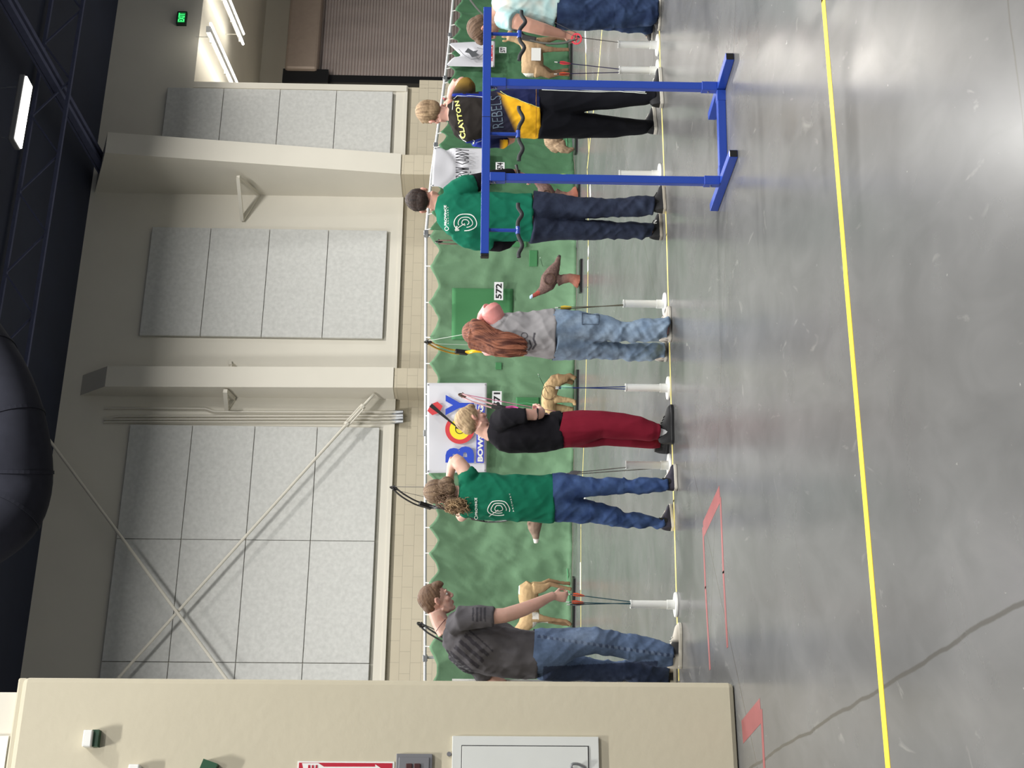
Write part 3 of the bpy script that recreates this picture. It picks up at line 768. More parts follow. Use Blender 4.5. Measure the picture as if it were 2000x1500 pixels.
G = {'C': [[(1, 1), (.1, .5), (1, 0)]], 'R': [[(.1, 0), (.1, 1), (1, .7), (.1, .42), (1, 0)]], 'O': [[(.5, 1), (1, .55), (.5, .1), (0, .55), (.5, 1)], [(.25, -.12), (.75, -.12)]],
     'W': [[(0, 1), (.25, 0), (.5, .8), (.75, 0), (1, 1)]], 'A': [[(0, 0), (.5, 1), (1, 0)], [(.25, .3), (.75, .3)]], 'D': [[(.1, 0), (.1, 1), (1, .5), (.1, 0)]], 'Y': [[(0, 1), (.5, .5), (1, 1)], [(.5, .5), (.3, 0)]], ' ': []}
y = 352.0
for ch in 'CROW CADDY':
    w_ = 5.2 if ch != ' ' else 3.2
    if G[ch]:
        mb = MB()
        for st in G[ch]:
            P = [NRP.pt(916-26*b_, y-w_*a_, .265) for a_, b_ in st]
            for i in range(len(P)-1): mb.bar(P[i], P[i+1], .011, .004, up=NRP.n)
        mb.build('lettering', M_ink, bc)
    y -= w_+1.3
bd = banner(NRP, [(871, 129), (876, 84), (967, 80), (966, 131)], 'small drooping white banner with a grey emblem and red lettering in front of the shutter', off=.2, amp=.03, seed=9,
            fold=lambda u, v: -0.10*math.exp(-((u-0.62)/0.2)**2)*max(0, 1-v*2.2), sag=lambda u: .22*max(0, 1-abs(u-.66)/(.66 if u < .66 else .34))**1.3)
off_w(NRP, 'HOMWICK', 957, 119, 963.5, 87, .275, M_bred, bd, .03)
mb = MB(); P = [NRP.pt(x, y, .27) for x, y in [(914, 94), (908, 102), (916, 104), (922, 112), (936, 108), (930, 103), (934, 98), (924, 100)]]
mb.poly(P, NRP.n, .002); mb.build('emblem', M_grey, bd)
mb = MB(); mb.tube([NRP.pt(x, y, .272) for x, y in [(896, 96), (905, 106), (920, 116), (935, 114), (945, 104), (944, 96), (932, 93)]], .004, 6); mb.build('emblem_ring', M_grey, bd)
# number cards
def card(pl, txt, x0, y0, x1, y1, label, off=.19):
    s0, z1 = pl.sz(x0, y0, off); s1, z0 = pl.sz(x1, y1, off)
    root = empty('number_card', pl.P((s0+s1)/2, z0, off), label, 'number card')
    mb = MB(); pl.slab(mb, s0, s1, z0, z1, off-.003, off); mb.build('card', mat('card_white', srgb(225, 226, 228), .5), root)
    a = (s1-s0)*.08; b_ = (z1-z0)*.16
    word(txt, pl.P(s0+a, z0+b_, off+.001), pl.e, UP, s1-s0-2*a, z1-z0-2*b_, M_ink, root, bold=.03, extr=.003, name='number')
card(NLP, '572', 965, 586, 983, 551, 'white card reading 572 above the turkey target')
card(NLP, '571', 961, 797, 980, 764, 'white card reading 571 partly behind the pink bow')
card(NLP, '570', 960, 1016, 977, 981, 'white number card almost hidden behind the curly haired archer')
card(NRP, '574', 968, 332, 985.5, 317, 'white card reading 574 below the angular lettered banner')
card(NRP, '577', 975, 103, 989, 92, 'small white number card above the deer with the paper sheet')

# ================================================================ foam targets
M_foam = mat('painted_foam', (.5, .5, .5), .85, attr=True, var=.10, vscale=20, bump=.35, bscale=45)
def chain(mb, pts, Y, n=14, sq=2.0):
    """pts: (x, y, radius px, depth radius m, depth offset m)"""
    P = []; ra = []; rb = []
    for p in pts:
        d = p[4] if len(p) > 4 else 0.0
        P.append(atY(p[0], p[1], Y+d)); ra.append(p[2]*(Y+d)/FPX); rb.append(p[3] if p[3] else p[2]*(Y+d)/FPX)
    mb.tube(P, ra, n, depthax=Vector((0, 1, 0)), rads2=rb, sq=sq)
def blob(mb, x, y, rx, ry, rd, Y, d=0.0):
    """ellipsoid: rx along image x (world height), ry along image y"""
    k = (Y+d)/FPX; mb.ell(atY(x, y, Y+d), Vector((ry*k, 0, 0)), Vector((0, rd, 0)), Vector((0, 0, rx*k)))
def board(x, y0, y1, Y, label_root, material=M_black, h=.03):
    mb = MB(); a = atY(x, y0, Y); b_ = atY(x, y1, Y); a.z = b_.z = h/2; mb.bar(a, b_, .26, h)
    mb.build('base_board', material, label_root)
def target(name, label, Y, chains, blobs, colfn, boards=(), vox=.012, cat='foam target', smooth=3):
    mb = MB()
    for c_ in chains: chain(mb, c_, Y)
    for b_ in blobs: blob(mb, *b_[:5], Y, b_[5] if len(b_) > 5 else 0)
    x0, y0 = chains[0][0][:2]; base = atY(x0, y0, Y); base.z = 0
    root = empty(name, base, label, cat)
    o = mb.remesh('body', vox, M_foam, root, smooth=smooth, disp=lambda c, n: 0.004*noise.noise(c*22))
    paint(o, lambda c, n: colfn(*proj(c), n))
    mb = MB()
    for bx, b0, b1 in boards: board(bx, b0, b1, Y, root)
    return root
def fY(x, y): return floorpt(x, y).y
tan = srgb(176, 148, 108); tan2 = srgb(140, 112, 82); white_ = srgb(222, 218, 210); brn = srgb(104, 78, 62)
def mixc(a, b, t): t = min(max(t, 0), 1); return tuple(a[i]*(1-t)+b[i]*t for i in range(3))
# deer at the left
Yd_ = fY(1122, 1190)
def dcol(x, y, n):
    c = mixc(tan, tan2, (x-1040)/40)
    if y > 1215 and x > 1040 and x < 1070: c = white_
    if x < 1015 and y < 1160: c = white_
    if 1040 < x < 1052 and 1196 < y < 1210: c = white_
    return c
target('deer_target', 'foam deer target behind the outstretched arm of the archer in the grey shirt', Yd_,
       [[(1038, 1140, 12, .08), (1032, 1150, 20, .11), (1032, 1165, 20, .12), (1033, 1180, 18, .12), (1035, 1198, 19, .12), (1032, 1212, 18, .10), (1022, 1224, 13, .07), (1008, 1236, 9, .05), (998, 1246, 7, .04), (990, 1256, 8, .05), (990, 1270, 4, .03)],
        [(1042, 1150, 13, .05, -.06), (1062, 1148, 8, .04, -.06), (1076, 1141, 5, .025, -.06), (1096, 1146, 3.4, .018, -.06), (1116, 1151, 4, .02, -.06)],
        [(1042, 1148, 13, .05, .06), (1060, 1143, 8, .04, .08), (1073, 1134, 5, .025, .1), (1095, 1138, 3.4, .018, .1), (1114, 1140, 4, .02, .1)],
        [(1042, 1205, 11, .05, -.06), (1062, 1208, 6, .035, -.06), (1085, 1211, 4, .02, -.06), (1106, 1213, 3.8, .018, -.06), (1116, 1221, 4, .02, -.06)],
        [(1042, 1208, 11, .05, .06), (1062, 1210, 6, .035, .1), (1085, 1216, 4, .02, .14), (1112, 1220, 3.8, .018, .14)]],
       [(990, 1256, 7, 6, .05)], dcol, [(1118, 1262, 1128, )])
# brown bear-like target
Yb = fY(1126, 985)
target('bear_target', 'brown foam target with a pale muzzle beside the curly haired archer', Yb,
       [[(1050, 935, 12, .1), (1046, 950, 20, .15), (1048, 975, 21, .16), (1048, 1000, 18, .14), (1045, 1018, 15, .11), (1044, 1032, 13, .10), (1046, 1044, 8, .06), (1047, 1056, 5.5, .045), (1047, 1061, 4, .03)],
        [(1060, 945, 12, .06, -.07), (1085, 942, 8, .05, -.07), (1118, 945, 7, .05, -.07)], [(1060, 998, 11, .06, -.07), (1085, 1000, 7, .05, -.07), (1118, 1002, 7, .05, -.07)],
        [(1060, 950, 12, .06, .09), (1116, 955, 7, .05, .09)], [(1060, 990, 11, .06, .09), (1116, 988, 7, .05, .09)]],
       [(1034, 1022, 5, 4, .03, -.06), (1034, 1024, 5, 4, .03, .07)], lambda x, y, n: white_ if y > 1053 else mixc(srgb(134, 116, 102), brn, (1048-y)/50), [(1120, 1010, 935)])
# tan predator target
Yf = fY(1129, 765)
def fcol(x, y, n):
    c = mixc(srgb(186, 158, 116), srgb(128, 100, 70), (755-y)/25); v = noise.noise(Vector((x*.35, y*.12, 0)))
    return mixc(c, srgb(122, 98, 66), max(0, v)*1.1)
rt = target('cougar_target', 'tan foam cat-like target with an arrow in its ringed side', Yf,
       [[(1096, 736, 9, .06), (1086, 743, 14, .09), (1076, 757, 15, .10), (1072, 775, 15, .10), (1071, 792, 14, .10), (1074, 806, 11, .08), (1066, 818, 10, .07), (1062, 828, 9, .06), (1064, 838, 5, .04)],
        [(1090, 742, 12, .05, -.05), (1106, 738, 8, .04, -.05), (1114, 733, 5, .03, -.05), (1124, 740, 5, .03, -.05)],
        [(1090, 744, 12, .05, .06), (1106, 742, 7, .04, .08), (1120, 748, 4.5, .03, .1)],
        [(1084, 780, 9, .05, -.05), (1098, 780, 6, .035, -.05), (1112, 782, 5, .03, -.05), (1122, 784, 4.5, .03, -.05), (1123, 792, 4, .03, -.05)],
        [(1084, 796, 9, .05, .05), (1120, 800, 5, .03, .09)]],
       [(1054, 824, 3, 3, .02)], fcol, [(1124, 806, 722)])
mb = MB(); q = atY(1072, 767, Yf-.102); mb.ring(q, Vector((1, 0, 0)), UP, .095, .101, .02, 40); mb.build('scored_ring', mat('foam_scribe', srgb(84, 62, 44), .9), rt)
# turkeys
def turkey(label, dx, dy, mir=1, Y=None, arrow=False):
    Y = Y or fY(1136+dx, 540+dy)
    def T(L): return [(x+dx, 545+(y-545)*mir+dy)+tuple(r) for x, y, *r in L]
    red = srgb(140, 60, 50); bl = srgb(170, 190, 222); tb = srgb(108, 84, 76)
    def cf(x, y, n):
        x -= dx; y = 545+(y-dy-545)*mir
        if x < 1040 and y > 570: return bl
        if x < 1054 and y > 568: return red
        if x > 1098: return mixc(srgb(118, 92, 84), srgb(140, 84, 66), (x-1098)/30)
        if y < 502: return srgb(60, 52, 48)
        return mixc(tb, srgb(88, 66, 62), .5+noise.noise(Vector((x*.4, y*.4, 0))))
    root = target('turkey_target', label, Y,
        [T([(1093, 498, 3, .02), (1088, 515, 7, .05), (1080, 530, 13, .09), (1073, 545, 17, .11), (1068, 557, 15, .10), (1060, 566, 9, .06), (1050, 573, 5, .035), (1043, 577, 4, .03), (1037, 580, 3.6, .026), (1036, 584, 2, .015)]),
         T([(1088, 548, 12, .07), (1100, 545, 9, .06), (1112, 543, 9, .06), (1121, 545, 10, .08), (1128, 549, 13, .10), (1132, 550, 14, .11)])],
        [], cf, [(1134+dx, 545+(572-545)*mir+dy, 545+(507-545)*mir+dy)], vox=.009, smooth=2)
    mb = MB(); q = atY(1073+dx, 545+dy, Y-.11); mb.ring(q, Vector((1, 0, 0)), UP, .075, .081, .02, 36); mb.build('scored_ring', MATS['foam_scribe'], root)
    return root
turkey('brown foam turkey target with a pale blue head, standing on a stump below card 572', 0, 0)
turkey('foam turkey target mostly hidden behind the left post of the blue rack', -4, -163, mir=-1)
# curled tan target
Yc = fY(1127, 280)
target('resting_target', 'tan foam animal target with rounded haunch, lying behind the archer in black trousers', Yc,
       [[(1082, 225, 14, .1), (1080, 245, 19, .13), (1080, 262, 20, .14), (1082, 278, 19, .13), (1088, 290, 13, .09), (1092, 296, 6, .05)],
        [(1092, 280, 13, .06, -.1), (1100, 291, 10, .05, -.11), (1110, 294, 6, .04, -.1), (1121, 290, 3.5, .03, -.08)], [(1100, 240, 9, .06), (1120, 240, 6, .05)]],
       [], lambda x, y, n: mixc(srgb(168, 144, 116), srgb(120, 98, 76), .5+noise.noise(Vector((x*.2, y*.5, 0)))), [(1126, 300, 222)])
# deer at the right
Ye = fY(1117, 105)
def ecol(x, y, n):
    c = mixc(srgb(170, 142, 108), srgb(128, 100, 74), (x-1045)/35)
    if y > 143 and x < 1042: c = white_
    return c
rd = target('deer_target', 'foam deer target with a white paper sheet on its side, at the right', Ye,
       [[(1036, 150, 8, .06), (1036, 144, 18, .10), (1040, 132, 22, .12), (1040, 115, 22, .13), (1039, 100, 21, .12), (1035, 88, 19, .11), (1020, 79, 11, .07), (1006, 75, 8, .05), (996, 74, 8, .055), (996, 66, 6, .045), (997, 57, 3.5, .03)],
        [(1046, 138, 15, .06, -.07), (1060, 140, 10, .05, -.07), (1074, 148, 6, .03, -.07), (1092, 145, 3.4, .018, -.07), (1113, 146, 4, .02, -.07)],
        [(1046, 134, 14, .06, .07), (1064, 136, 8, .04, .08), (1078, 142, 5, .03, .1), (1111, 136, 3.6, .02, .1)],
        [(1050, 94, 11, .05, -.06), (1070, 96, 6, .035, -.06), (1088, 97, 4.2, .02, -.06), (1112, 97, 4, .02, -.06)],
        [(1050, 84, 11, .05, .06), (1070, 78, 6, .035, .1), (1088, 74, 4.2, .02, .12), (1109, 76, 4, .02, .12)]],
       [(986, 80, 6, 2.5, .02), (985, 72, 6, 2.5, .02)], ecol, [(1116, 158, 66)])
mb = MB(); a = atY(1047, 106, Ye-.14); mb.box(a, Vector((.10, 0, 0)), Vector((0, .003, 0)), UP*.075); q = tag(mb.build('paper_sheet', M_white), 'white paper sheet pinned to the side of the right-hand deer target', 'paper')

# ================================================================ arrows, quiver tubes
M_pvc = mat('pvc_white', srgb(224, 225, 222), 0.3)
def arrow(a, b, shaft, fletch, nock, label, group=None, r=0.0035, fl=0.10, fh=0.016, cat='arrow'):
    """a: nock end, b: point end"""
    root = empty('arrow', b, label, cat, group); d = (b-a).normalized()
    mb = MB(); mb.tube([a+d*.012, b], r, 8); mb.build('shaft', shaft, root, smooth=True)
    mb = MB(); mb.tube([a-d*.004, a+d*.02], r*1.15, 8); mb.build('nock', nock, root)
    s = d.cross(Vector((0, 1, 0.01))).normalized(); t = s.cross(d)
    for k in range(3):
        an = 2*math.pi*k/3+.35; w_ = s*math.cos(an)+t*math.sin(an); n_ = d.cross(w_).normalized()
        a0 = a+d*.035; mb = MB()
        mb.poly([a0, a0+w_*fh*.8+d*.008, a0+w_*fh+d*fl*.35, a0+w_*fh*.5+d*fl*.8, a0+d*fl], n_, .0012); mb.build('vane', fletch, root)
    return root
M_shb = mat('arrow_blue', srgb(30, 50, 110), .4); M_shg = mat('arrow_grey', srgb(120, 118, 112), .4); M_sht = mat('arrow_teal', srgb(52, 84, 92), .4); M_shn = mat('arrow_navy', srgb(38, 34, 74), .4); M_sho = mat('arrow_olive', srgb(96, 92, 78), .4)
F_mint = mat('vane_mint', srgb(170, 225, 190), .5); F_yel = mat('vane_yellow', srgb(226, 196, 60), .5); F_dk = mat('vane_brown', srgb(92, 70, 22), .5)
F_red = mat('vane_red', srgb(228, 70, 72), .5); F_or = mat('vane_orange', srgb(220, 96, 60), .5); F_lime = mat('vane_lime', srgb(205, 232, 66), .5); F_grey = mat('vane_grey', srgb(130, 130, 134), .5)
def quiver(dx, dy, tx0, ty0, label, rim=1.0):
    """dx,dy: disc centre px; tx0, ty0: top of the tube"""
    c_ = floorpt(dx, dy); root = empty('quiver_tube', c_, label, 'arrow tube')
    top = atY(tx0, ty0, c_.y)
    mb = MB(); mb.tube([c_, c_+UP*.006, c_+UP*.016], [.088, .09, .086], 40); mb.build('base_disc', M_pvc, root, smooth=True)
    mb = MB(); mb.tube([c_+UP*.015, c_+UP*.07], .034, 24); mb.build('coupling', M_pvc, root, smooth=True)
    h = top.z; r = .0285; n = 24; vs = []; fs = []
    for (rr, z) in ((r, .02), (r, h-.008), (r+.003, h-.008), (r+.003, h), (r-.004, h), (r-.004, .03)):
        for k in range(n):
            a = 2*math.pi*k/n; vs.append(c_+Vector((rr*math.cos(a), rr*math.sin(a), z)))
    for i in range(5):
        for k in range(n): fs.append((i*n+k, i*n+(k+1) % n, (i+1)*n+(k+1) % n, (i+1)*n+k))
    fs.append(tuple(5*n+k for k in range(n)))
    mb = MB(); mb.add(vs, fs); mb.build('tube', M_pvc, root, smooth=True)
    return c_, top
# label, disc, tube top, arrows [(nock px, top px, shaft, vane, depth lean)]
QV = [((1322, 1181), (1231, 1180), 'white arrow tube with three teal arrows beside the bending archer', [((1108, 1160), M_sht, F_or, -.01), ((1106, 1176), M_sht, F_or, .01), ((1108, 1181), M_sht, F_grey, .02)], 'arrows lifted from the leftmost tube'),
      ((1309, 909), (1222, 916), 'white arrow tube just behind the right shoe of the curly haired archer', [((1096, 928), M_shg, F_grey, 0.0), ((1103, 925), M_shg, F_grey, .02)], 'grey arrows in the tube behind the curly haired archer'),
      ((1307, 758), (1221, 757), 'white arrow tube between the boy in red trousers and the red haired girl', [((1086, 756), M_shb, F_mint, 0), ((1086, 759), M_shb, F_mint, .012)], 'blue arrows with mint vanes'),
      ((1300, 594), (1217, 594), 'white arrow tube right of the red haired girl', [((1085, 601), M_sho, F_yel, 0), ((1085, 605.5), M_sho, F_dk, .01)], 'arrows with yellow and brown vanes'),
      ((1290, 341), (1209, 340), 'white arrow tube behind the left post of the blue rack', [((1083, 343), M_shg, F_lime, 0), ((1150, 349), M_shg, F_grey, .012)], 'arrows behind the left rack post'),
      ((1286, 138), (1209, 144), 'white arrow tube beside the right shoe of the archer in black trousers', [((1084, 121), M_shn, F_red, 0), ((1083, 144.5), M_shn, F_or, .01)], 'navy arrows with red vanes'),
      ((1286, 88), (1207, 88), 'white arrow tube beside the archer in the pale blue shirt', [((1108, 70), M_shg, F_grey, 0)], None)]
sides = {0: ('teal arrow with orange vanes nearest the thumb', 'teal arrow with orange vanes, middle of the three held', 'teal arrow farthest left of the three held'),
         1: ('grey arrow in the tube behind the curly haired archer, left one', 'grey arrow in the tube behind the curly haired archer, right one'),
         2: ('blue arrow with mint vanes, right one in its tube', 'blue arrow with mint vanes, left one in its tube'),
         3: ('olive arrow with yellow vanes beside the jeans of the red haired girl', 'olive arrow with brown vanes, nearer the red haired girl'),
         4: ('arrow with bright lime vanes right of the left rack post', 'thin grey arrow peeking out left of the left rack post'),
         5: ('navy arrow with pinkish red vanes leaning right', 'navy arrow with orange vanes standing upright'), 6: ('plain grey arrow under the hand of the archer in the pale blue shirt',)}
for i, (dc, tt, lab, ars, grp) in enumerate(QV):
    c_, top = quiver(*dc, *tt, lab)
    for j, (nk, sh, fl, lean) in enumerate(ars):
        a = atY(nk[0], nk[1], c_.y+lean); m_ = top+Vector(((j-(len(ars)-1)/2)*.022, lean*.5, 0)); d_ = (m_-a).normalized()
        b_ = a+d_*min(.80, (a.z-.02)/max(-d_.z, .1))
        q = b_-c_; q.z = 0
        if q.length > .018: b_ = Vector((c_.x, c_.y, 0))+q.normalized()*.018+UP*b_.z
        arrow(a, b_, sh, fl, M_white, sides[i][j], grp if len(ars) > 1 else None)
# arrow stuck in the tan target
arrow(atY(1051, 731, Yf-.55), atY(1071, 770, Yf-.07), mat('arrow_green', srgb(40, 62, 44), .4), F_mint, M_white, 'thin green arrow stuck in the tan ringed target', fl=.06, fh=.01)
arrow(NLP.pt(1055, 503, .6), NLP.pt(1060, 520, .05), MATS['arrow_green'], F_mint, M_white, 'thin arrow stuck in the net left of the turkey tail', fl=.05, fh=.01)

# ================================================================ blue bow rack
M_rack = mat('rack_blue', srgb(38, 70, 164), 0.32, var=.04, vscale=3, coat=.2)
M_foamb = mat('black_foam_rubber', srgb(44, 46, 48), .75, bump=.2, bscale=200)
LN, LFp = floorpt(1441, 300), floorpt(1402, 406); RN, RFp = floorpt(1434, 110.5), floorpt(1398, 228)
LM = LN.lerp(LFp, .5); RM = RN.lerp(RFp, .5); er = (RM-LM); er.z = 0; Lr = er.length; er.normalize(); fr = ((LFp-LN).normalized()+(RFp-RN).normalized()).normalized()
rack = empty('bow_rack', (LM+RM)/2, 'royal blue square-tube bow rack with black foam hooks standing in front of the right-hand archers', 'bow rack')
T = .048
for M_, N_, Fp in ((LM, LN, LFp), (RM, RN, RFp)):
    mb = MB(); mb.bar(N_+UP*T/2, Fp+UP*T/2, T, T); ft = mb.build('foot', M_rack, rack, bevel=.003)
    d = (Fp-N_).normalized(); mb = MB(); mb.bar(N_+UP*T/2-d*.002, N_+UP*T/2+d*.01, T*.86, T*.86); mb.build('end_hole', M_black, ft)
    mb = MB(); mb.bar(Fp+UP*T/2+d*.002, Fp+UP*T/2-d*.01, T*.86, T*.86); mb.build('end_hole', M_black, ft)
    Pz = 1.372
    mb = MB(); mb.bar(M_+UP*T, M_+UP*Pz, T*.92, T*.92, up=er); up_ = mb.build('upright', M_rack, rack, bevel=.003)
    mb = MB(); mb.bar(M_+UP*T, M_+UP*(T+.09), T*1.1, T*1.1, up=er); mb.build('sleeve', M_rack, up_, bevel=.003)
    mb = MB(); mb.bar(M_+UP*(Pz-.09), M_+UP*Pz, T*1.1, T*1.1, up=er); mb.build('sleeve', M_rack, up_, bevel=.003)
    for z in (Pz-.03, Pz-.012, T+.05):
        mb = MB(); q = M_+UP*z-er*T*.56; mb.tube([q, q-er*.006], .006, 8); mb.build('bolt', M_galv, up_)
mb = MB(); mb.bar(LM+UP*T/2+er*T/2, RM+UP*T/2-er*T/2, T, T); mb.build('base_bar', M_rack, rack, bevel=.003)
mb = MB(); mb.bar(LM+UP*T/2+er*T/2, LM+UP*T/2+er*.09, T*1.12, T*1.12); mb.bar(RM+UP*T/2-er*T/2, RM+UP*T/2-er*.09, T*1.12, T*1.12); mb.build('base_sleeve', M_rack, rack, bevel=.003)
RP_ = Plane(LM, er)
sL_ = RP_.sz(949, 497)[0]; sR_ = RP_.sz(949, 17)[0]; zb_ = 1.396; sm = RP_.sz(949, 231)[0]
mb = MB(); mb.bar(RP_.P(sL_, zb_), RP_.P(sR_, zb_), T, T); tb = mb.build('top_bar', M_rack, rack, bevel=.003)
mb = MB(); mb.bar(RP_.P(sL_-.018, zb_), RP_.P(sL_, zb_), T, T); mb.build('end_cap', M_black, tb, bevel=.004)
mb = MB(); mb.bar(RP_.P(sm-.0015, zb_), RP_.P(sm+.0015, zb_), T*1.01, T*1.01); mb.build('joint_line', M_black, tb)
for yc, ps in ((450, [(1012, 397), (1012.5, 406), (1019.5, 419), (1012, 433), (1011.5, 450), (1013, 462), (1020, 479), (1013.5, 494), (1013.5, 503)]),
               (262, [(1013.5, 208), (1014, 215), (1021.5, 231), (1014, 247), (1012, 262), (1014, 275), (1021, 290), (1014.5, 305), (1013.5, 314)]),
               (67, [(1018.5, 21), (1019, 30), (1026, 43), (1016, 57), (1014.5, 70), (1016, 80), (1024, 93), (1016, 108), (1014, 118)])):
    s_ = RP_.sz(1000, yc)[0]; zlow = RP_.sz(ps[4][0], yc)[1]
    mb = MB(); mb.tube([RP_.P(s_, zb_-T/2+.002, 0), RP_.P(s_, zlow+.0, 0)], .0105, 12); mb.tube([RP_.P(s_-.022, zlow, 0), RP_.P(s_+.022, zlow, 0)], .013, 12)
    hk = mb.build('hook_stem', M_rack, rack, smooth=True)
    mid = RP_.P(s_, zlow, 0)
    P = smoothpath([RP_.pt(x, y, 0) for x, y in ps], 5)
    for sgn in (0, 1):
        Q = [p for p in P if ((p-mid).dot(er) < -.02) == (sgn == 0) and abs((p-mid).dot(er)) > .02]
        mb = MB(); mb.tube(Q, .0115, 12); mb.build('foam_arm', M_foamb, hk, smooth=True)
# ================================================================ people
M_skin = mat('skin', srgb(205, 160, 140), .5, sss=.25, attr=True, var=.04, vscale=30)
M_eye = mat('eye_white', srgb(225, 222, 218), .2); M_iris = mat('iris', srgb(60, 50, 40), .2)
M_hair = mat('hair', (.2, .1, .05), .6, attr=True, bump=.25, bscale=90, spec=.25)
M_cloth = mat('cloth_printed', (.5, .5, .5), .9, attr=True, var=.05, vscale=30, bump=.12, bscale=350, spec=.15)
M_denim = mat('denim', (.1, .15, .3), .9, attr=True, var=.14, vscale=45, bump=.25, bscale=300, spec=.2)
M_shoe = mat('shoe_upper', (.1, .1, .1), .7, attr=True)
M_sole = mat('shoe_sole', srgb(205, 200, 188), .6); M_blks = mat('shoe_sole_black', srgb(24, 24, 26), .5); M_lace = mat('lace_white', srgb(215, 212, 205), .8)
YA = Vector((0, 1, 0))
def folds(kind, amp, seed=0.0):
    def rid(v): return 1-2*abs(noise.noise(v))
    def f0(c, n):
        s = seed
        if kind == 'jeans':
            a = noise.noise(Vector((c.x*7+s, c.y*7, c.z*8)))
            b = rid(Vector((c.x*6+s, c.y*6, c.z*10+c.x*9)))
            e = noise.noise(Vector((c.x*13, c.y*13+s, c.z*22-c.x*14)))
            low = 1.5 if c.z < .38 else (1.0 if .42 < c.z < .62 else .55)
            return amp*(a*.9+(b-.45)*low+e*.5*low)
        if kind == 'shirt':
            a = noise.noise(Vector((c.x*8+s+c.z*4, c.y*8, c.z*4)))
            b = rid(Vector((c.x*8+s-c.z*5, c.y*8, c.z*6)))
            e = rid(Vector((c.x*15+s+c.z*9, c.y*12, c.z*8)))
            return amp*(a+.8*(b-.4)+.35*(e-.4))
        a = noise.noise(Vector((c.x*6+s, c.y*6, c.z*5))); b = rid(Vector((c.x*9+s, c.y*9, c.z*5+c.x*5)))
        return amp*(a+.7*(b-.4))
    return lambda c, n: min(max(f0(c, n), -.9*amp), 1.2*amp)
